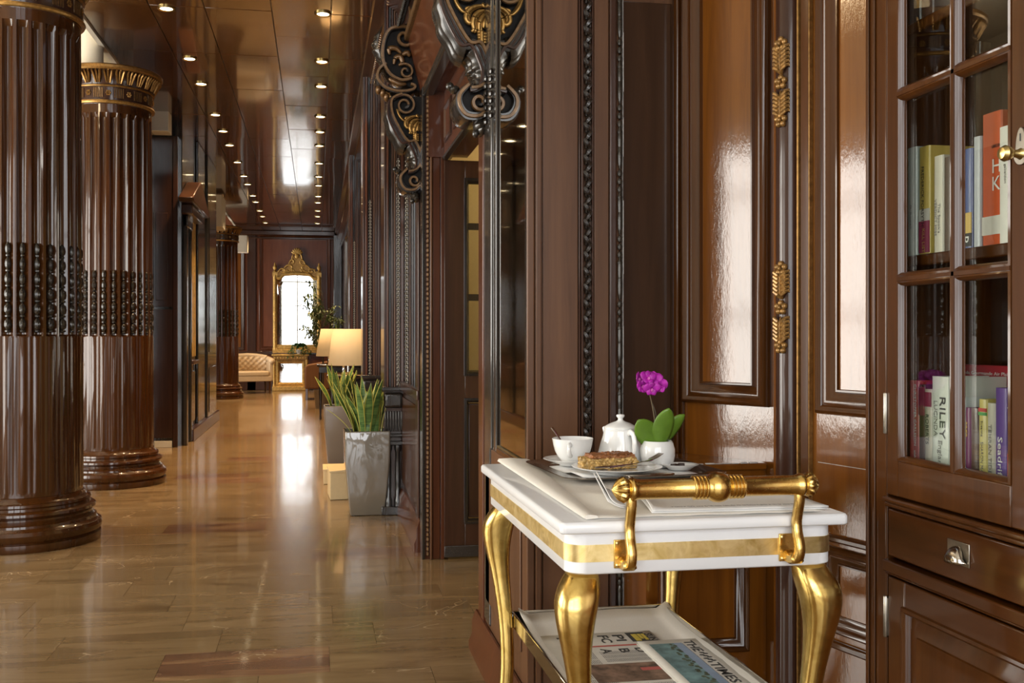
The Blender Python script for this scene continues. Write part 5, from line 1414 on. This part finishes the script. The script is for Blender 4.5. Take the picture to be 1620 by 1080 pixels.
def snake_leaf(parent, rg, bx, by, h, w, lean, az, tw):
    n = 12; mb = MB(); rows = []
    if bx + lean * math.cos(az) > .15: lean = max(.01, (.15 - bx) / max(.2, math.cos(az)))
    for i in range(n + 1):
        t = i / n
        ww = w * (0.55 + .45 * math.sin(PI * min(1, t * 1.35 + .05) * .5)) * (1 - max(0, (t - .55) / .45) ** 1.7)
        ww = max(ww, .0006)
        d = lean * (t ** 1.5) ; z = h * t * (1 - .10 * lean * t)
        a = az + PI / 2 + tw * t
        cx, cy = bx + d * math.cos(az), by + d * math.sin(az)
        row = []
        for q in (-1, -.78, 0, .78, 1):
            off = -.22 * ww * (1 - q * q)
            row.append((cx + q * ww * math.cos(a) + off * math.cos(a + PI / 2), cy + q * ww * math.sin(a) + off * math.sin(a + PI / 2), z))
        rows.append(row)
    k = 5; vs = [p for r in rows for p in r]; o_ = len(mb.v); mb.v += [tuple(p) for p in vs]
    for i in range(n):
        for j in range(4):
            mb.f.append((i * k + j, i * k + j + 1, (i + 1) * k + j + 1, (i + 1) * k + j)); mb.mi.append(1 if j in (0, 3) else 0)
    o = mb.build('leaf', ['snake_green', 'snake_edge'], parent, smooth=70)
    md = o.modifiers.new('thick', 'SOLIDIFY'); md.thickness = .0025
    return o
def snake_plant(x, y, lab, seed, n):
    rg = random.Random(seed)
    r = empty('snake_plant', (x, y, .538), 0, lab, 'plant', 'snake plants in the planters')
    for i in range(n):
        a = 2 * PI * i / n * 2.4 + rg.uniform(-.3, .3); d = rg.uniform(.02, .095)
        bx, by = d * math.cos(a), d * math.sin(a)
        c = .5 + .5 * (1 - d / .1)
        snake_leaf(r, rg, bx, by, rg.uniform(.26, .34) + .12 * c * rg.random(), rg.uniform(.024, .034), rg.uniform(.02, .10) + d * .9, a, rg.uniform(-.8, .8))
    return r
planter(.330, 6.955, .02, 'tall glossy grey tapered planter nearest to the camera', 1, 20)
sp1 = snake_plant(.330, 6.955, 'yellow edged snake plant in the nearest glossy grey planter', 21, 22)
rg = random.Random(2)
for (bx, by, h_, w_, l_, az) in ((-.10, -.08, .18, .013, .17, PI * .97), (.06, -.07, .37, .034, .03, -1.4), (.0, -.09, .30, .036, .02, -1.7), (.09, -.02, .33, .030, .14, -.1), (.10, -.05, .28, .026, .18, -.2), (-.08, -.04, .36, .024, .15, 2.9), (-.05, -.06, .29, .026, .12, 3.3)):
    snake_leaf(sp1, rg, bx, by, h_, w_, l_, az, rg.uniform(-.5, .5))
planter(.215, 9.50, .02, 'second tall grey planter, standing behind the nearest one', 2, 16, False)
snake_plant(.215, 9.50, 'yellow edged snake plant in the second planter, farther back', 33, 20)
# cream boxes on the floor between the planters
bx_ = empty('cream_box', (.225, 7.70, 0), .05, 'plain cream coloured box on the floor behind the nearest planter', 'box', 'cream boxes between the planters')
MB().box(-.14, .16, -.16, .16, 0.002, .20).build('box_body', 'box_cream', bx_, bevel=.004)
MB().prism([(-.145, .20), (-.145, .215), (.165, .235), (.165, .20)], lambda p, q, t: (p, t, q), -.165, .165).build('box_lid', 'box_cream', bx_, bevel=.003)
bx2 = empty('cream_box', (.18, 8.52, 0), 0, 'lower cream box beyond the first one, by the second planter', 'box', 'cream boxes between the planters')
MB().box(-.13, .15, -.17, .17, 0.002, .11).build('box_body', 'box_cream', bx2, bevel=.004); MB().box(-.135, .155, -.175, .175, .11, .125).build('box_lid', 'box_cream', bx2, bevel=.003)

# lamps on side tables
def side_table(x, y, lab, top=.80):
    r = empty('side_table', (x, y, 0), 0, lab, 'table', 'side tables with lamps')
    loops(MB(), [(.21, .21, .02, top - .035), (.22, .22, .025, top - .02), (.22, .22, .025, top - .004), (.215, .215, .02, top)], 4).build('table_top', 'wood_black', r, smooth=50)
    MB().box(-.19, .19, -.19, .19, top - .12, top - .035).build('apron', 'wood_black', r, bevel=.004)
    for sx in (-1, 1):
        for sy in (-1, 1):
            MB().lathe([(.014, 0), (.018, .01), (.014, .05), (.022, .35), (.026, top - .12)], (sx * .17, sy * .17, 0), 10).build('leg', 'wood_black', r)
    return r
def lamp(x, y, z, rb, rt, h, zs, lab):
    r = empty('table_lamp', (x, y, z), 0, lab, 'lamp', 'table lamps along the corridor')
    MB().lathe([(rb, 0), (rt, h)], (0, 0, zs), 40, cap=False).build('lamp_shade', 'shade_lit', r).modifiers.new('t', 'SOLIDIFY').thickness = .003
    MB().lathe([(.001, 0), (.075, 0), (.08, .006), (.075, .016), (.03, .022), (.014, .03), (.012, zs + h * .5), (.001, zs + h * .5)], (0, 0, 0), 20).build('lamp_base', 'chrome', r)
    for s_ in (-1, 1): MB().lathe([(.012, .02), (.022, .05), (.012, .085), (.010, zs + .02)], (.05 * s_, 0, 0), 12).build('glass_rod', 'chrome', r)
    MB().ell((0, 0, zs + h * .5), (.03, .03, .04), 12, 8).build('bulb', 'bulb_lit', r)
    d = bpy.data.lights.new('lamp_bulb_light', 'POINT'); d.energy = 9; d.color = (1, .66, .34); d.shadow_soft_size = .04
    o = bpy.data.objects.new('lamp_bulb_light', d); COL.objects.link(o); o.parent = r; o.location = (0, 0, zs + h * .78)
    return r
side_table(.325, 10.9, 'dark side table under the nearer table lamp')
lamp(.325, 10.9, .80, .213, .165, .385, .10, 'table lamp with cream tapered shade, nearer of the two')
side_table(.215, 15.1, 'dark side table under the farther table lamp', .80)
lamp(.215, 15.1, .80, .235, .165, .40, .12, 'table lamp with cream tapered shade, half hidden behind the nearer lamp')

# brown armchair seen from behind, potted tree
ac = empty('brown_armchair', (.13, 19.9, 0), 0, 'low brown upholstered armchair with sloping back, in front of the gilt console', 'armchair')
MB().prism([(-.36, .21), (-.36, .64), (-.30, .68), (.36, .79), (.40, .74), (.40, .21)], lambda p, q, t: (p, t, q), -.34, -.22).build('backrest', 'wood_cloth_brown', ac, bevel=.03, seg=3)
MB().box(-.34, .38, -.22, .40, .21, .44).build('seat', 'wood_cloth_brown', ac, bevel=.03, seg=3)
for s_ in (-.37, .29): MB().box(s_, s_ + .10, -.24, .40, .21, .60).build('armrest', 'wood_cloth_brown', ac, bevel=.025, seg=3)
for sx in (-.33, .35):
    for sy in (-.30, .36): MB().box(sx - .022, sx + .022, sy - .022, sy + .022, 0, .215).build('leg', 'wood_case', ac, bevel=.003)
tree = empty('potted_tree', (.09, 17.3, 0), 0, 'slender potted tree with thin olive leaves in front of the gilt mirror', 'plant')
MB().lathe([(.001, 0), (.12, 0), (.15, .30), (.155, .31), (.145, .31), (.14, .28), (.001, .28)], seg=24).build('pot', 'planter_matt', tree)
MB().tube([(0, 0, .28), (.01, .02, .7), (-.02, 0, 1.2), (.02, 0, 1.6), (0, 0, 2.0)], [.018, .016, .013, .009, .004], 8).build('trunk', 'bark', tree)
def foliage(name, parent, m_, n, fn, L, W, seed, droop=.3):
    rg = random.Random(seed); mb = MB()
    for _ in range(n):
        p = Vector(fn(rg)); a = rg.uniform(0, 2 * PI); e = rg.uniform(-.9, .5) - droop
        d = Vector((math.cos(a) * math.cos(e), math.sin(a) * math.cos(e), math.sin(e))); sd = d.cross(Vector((0, 0, 1))).normalized(); l = L * rg.uniform(.6, 1.2); w = W * rg.uniform(.7, 1.2)
        up_ = sd.cross(d) * w * .3
        mb.add([p, p + d * l * .5 + sd * w + up_, p + d * l, p + d * l * .5 - sd * w + up_], [(0, 1, 2, 3)])
    return tag(mb.build(name, m_, parent, smooth=80), kind='stuff')
br = MB(); rg = random.Random(8); tips = []
for k in range(26):
    z = rg.uniform(1.0, 1.95); a = rg.uniform(0, 2 * PI); L = rg.uniform(.25, .62)
    e = rg.uniform(.1, .8)
    p0 = Vector((0, 0, z)); p2 = p0 + Vector((math.cos(a) * L * math.cos(e), math.sin(a) * L * math.cos(e), L * math.sin(e)))
    pm = (p0 + p2) / 2 + Vector((0, 0, .05)); br.tube([p0, pm, p2], [.005, .004, .002], 5); tips += [(pm, p2)]
br.build('branches', 'bark', tree)
def at_tip(rg):
    a, b_ = rg.choice(tips); t = rg.uniform(0, 1.1); p = a + (b_ - a) * t
    return (p[0] + rg.gauss(0, .03), p[1] + rg.gauss(0, .03), p[2] + rg.gauss(0, .03))
foliage('leaves', tree, 'foliage_olive', 1300, at_tip, .10, .016, 5)

# gilt console, fern, gilt mirror on the far wall
cs = empty('gilt_console', (-.59, 23.2, 0), 0, 'gilded console table with a framed glass panel below its top', 'console')
MB().box(-.41, .41, -.17, .15, .775, .82).build('table_top', 'gilt_mirror', cs, bevel=.012, seg=3)
MB().box(-.38, .38, -.14, .15, .69, .775).build('apron', 'gilt_dark', cs, bevel=.006)
for k in range(12): MB().ell((-.34 + .062 * k, -.145, .733), (.022, .012, .022), 7, 4).build('apron_carving', 'gilt_mirror', cs) if k < 12 else None
for sx in (-1, 1): MB().lathe([(.030, .10), (.036, .12), (.020, .16), (.032, .30), (.026, .60), (.036, .66), (.036, .69)], (sx * .36, -.10, 0), 14).build('leg', 'gilt_mirror', cs)
MB().box(-.40, .40, -.16, .15, 0, .10).build('plinth', 'gilt_mirror', cs, bevel=.012, seg=3)
MB().frame(FW(.05), -.33, .33, .10, .69, [(0, 0), (0, .03), (.05, .04), (.08, .015), (.085, 0)]).build('panel_frame', 'gilt_mirror', cs)
MB().box(-.26, .26, .045, .05, .17, .62).build('glass_panel', 'mirror', cs)
fern = empty('potted_fern', (-.40, 23.15, .82), 0, 'small bushy fern in a pot on the gilt console', 'plant')
MB().lathe([(.001, 0), (.06, 0), (.08, .10), (.075, .10), (.001, .085)], seg=20).build('pot', 'porcelain', fern)
def fern_p(rg):
    a = rg.uniform(0, 2 * PI); t = rg.uniform(0, 1) ** .7; r = .26 * t
    return (r * math.cos(a), r * math.sin(a) * .45 - .06, .16 + .10 * math.sin(PI * min(1, t * 1.2)) - .22 * t * t * rg.uniform(.3, 1.1))
foliage('fronds', fern, 'foliage_fern', 420, fern_p, .075, .016, 6)

gm = empty('gilt_mirror', (-.452, FV - .03, 0), 0, 'tall gilded wall mirror with a carved crest on the far wall', 'mirror')
GL = FW(0.0)
# glass with an arched head
def head(x, w=.44, z=2.50):      # ogee profile of the frame head
    q = abs(x) / w
    if q > .88: return z
    if q > .58: return z + .09 * (0.5 - .5 * math.cos(PI * (.88 - q) / .30))
    return z + .09 + .012 * math.cos(q / .58 * PI / 2)
pts = [(-.44, 1.03), (.44, 1.03)] + [(.44 - .88 * i / 40, head(.44 - .88 * i / 40)) for i in range(41)]
MB().prism(pts, lambda p, q, t: (p, t, q), -.035, -.028).build('mirror_glass', 'mirror', gm)
MB().box(-.54, .54, -.028, .0, .84, 2.70).build('backing', 'gilt_dark', gm)
for sx in (-1, 1):
    mb = MB(); mb.lathe([(.045, .90), (.045, 1.70), (.052, 1.72), (.045, 1.74), (.045, 2.60)], (sx * .49, -.035, 0), 16); mb.box(sx * .49 - .055, sx * .49 + .055, -.075, 0, .84, .96); mb.box(sx * .49 - .055, sx * .49 + .055, -.075, 0, 2.56, 2.66)
    mb.build('frame_side', 'gilt_mirror', gm, smooth=50)
    mb = MB(); mb.lathe([(.03, 2.66), (.045, 2.68), (.02, 2.71), (.045, 2.75), (.05, 2.78), (.02, 2.82), (.022, 2.85), (.001, 2.89)], (sx * .49, -.035, 0), 14); mb.build('finial', 'gilt_mirror', gm, smooth=60)
MB().box(-.54, .54, -.07, 0, .84, .93).box(-.50, .50, -.05, 0, .93, 1.03).build('frame_bottom', 'gilt_mirror', gm, bevel=.01)
hd_ = MB(); rows = []
for i in range(41):
    x = -.46 + .92 * i / 40; z = head(max(-.44, min(.44, x)))
    rows.append([(x, 0, z - .01), (x, -.05, z - .01), (x, -.075, z + .03), (x, -.06, z + .07), (x, 0, z + .09)])
hd_.grid(rows, closed_u=True, cap=True); hd_.build('frame_head', 'gilt_mirror', gm, smooth=60)
cb = MB(); cb.prism([(-.40, 2.62), (-.33, 2.72), (-.22, 2.78), (-.14, 2.90), (-.08, 3.02), (0, 3.06), (.08, 3.02), (.14, 2.90), (.22, 2.78), (.33, 2.72), (.40, 2.62), (.2, 2.65), (0, 2.66), (-.2, 2.65)], lambda p, q, t: (p, t, q), -.03, 0)
cb.build('crest_backing', 'gilt_dark', gm)
cre = MB()
rg = random.Random(12)
for sx in (-1, 1):
    for pts, w in (([(.42, 2.66), (.36, 2.74), (.28, 2.73), (.27, 2.68), (.31, 2.66)], .022), ([(.30, 2.74), (.22, 2.82), (.13, 2.82), (.11, 2.76), (.16, 2.73)], .024), ([(.20, 2.80), (.15, 2.92), (.09, 2.95), (.07, 2.88), (.11, 2.85)], .022), ([(.12, 2.93), (.09, 3.06), (.03, 3.12)], .020), ([(.36, 2.66), (.22, 2.68), (.10, 2.72)], .02)):
        pp = smooth_path(pts, 24); cre.tube([(sx * a, -.045, b_) for a, b_ in pp], [w * (.4 + .6 * math.sin(PI * (i + .5) / len(pp))) for i in range(len(pp))], 7)
    for k in range(10): cre.ell((sx * rg.uniform(.06, .40), -.05, 2.68 + rg.uniform(0, .05)), (.022, .014, .022), 7, 4)
cre.build('crest_scrolls', 'gilt_mirror', gm, smooth=60)
sh2 = MB()
for k in range(7):
    a = PI * (.12 + .76 * k / 6); sh2.ell((.055 * math.cos(a), -.05, 3.07 + .07 * math.sin(a)), (.030, .018, .085), 8, 6, Euler((0, PI / 2 - a, 0)).to_matrix())
sh2.ell((0, -.06, 3.03), (.05, .025, .06), 10, 7); sh2.build('crest_shell', 'gilt_mirror', gm, smooth=60)

# cream tufted armchair
ar = empty('tufted_armchair', (-1.42, 22.2, 0), .25, 'cream tufted leather armchair with rolled arms and dark legs', 'armchair')
mb = MB(); rows = []
for j in range(17):
    t = j / 16; z = .44 + .34 * t; row = []
    for i in range(33):
        s_ = i / 32; x = -.36 + .72 * s_
        bx = (s_ * 6) ; bz = t * 3.0
        pu = (math.cos(2 * PI * (bx + bz)) + math.cos(2 * PI * (bx - bz))) * .010
        row.append((x, .22 - .10 * abs(2 * s_ - 1) ** 2.5 * 3 * .4 - pu - .03 * math.sin(PI * t), z))
    rows.append(row)
mb.grid(rows); o = mb.build('tufted_back', 'leather_cream', ar, smooth=80); md = o.modifiers.new('t', 'SOLIDIFY'); md.thickness = .10; md.offset = 1
bt = MB()
for j in range(3):
    for i in range(5 + j % 2): bt.ell((-.30 + .60 * (i + (.0 if j % 2 else .5)) / 5, .165, .50 + .10 * j), (.009, .006, .009), 6, 4)
bt.build('buttons', 'leather_cream', ar)
MB().tube([(-.40, .18, .76), (-.2, .27, .79), (0, .29, .80), (.2, .27, .79), (.40, .18, .76)], [.05, .055, .055, .055, .05], 12).build('back_roll', 'leather_cream', ar, smooth=70)
for sx in (-1, 1):
    MB().tube([(sx * .40, .20, .74), (sx * .42, -.05, .71), (sx * .42, -.28, .68), (sx * .42, -.315, .68)], [.05, .06, .065, .02], 14).build('arm_roll', 'leather_cream', ar, smooth=70)
    MB().box(min(sx * .36, sx * .44), max(sx * .36, sx * .44), -.28, .22, .27, .68).build('arm_panel', 'leather_cream', ar, bevel=.02, seg=3)
MB().box(-.36, .36, -.30, .20, .36, .48).build('seat_cushion', 'leather_cream', ar, bevel=.04, seg=4)
MB().box(-.40, .40, -.29, .24, .26, .37).build('seat_frame', 'leather_cream', ar, bevel=.015, seg=3)
for sx in (-.37, .37):
    for sy in (-.26, .20): MB().lathe([(.016, 0), (.024, .26), (.001, .26)], (sx, sy, 0), 8).build('leg', 'wood_case', ar)
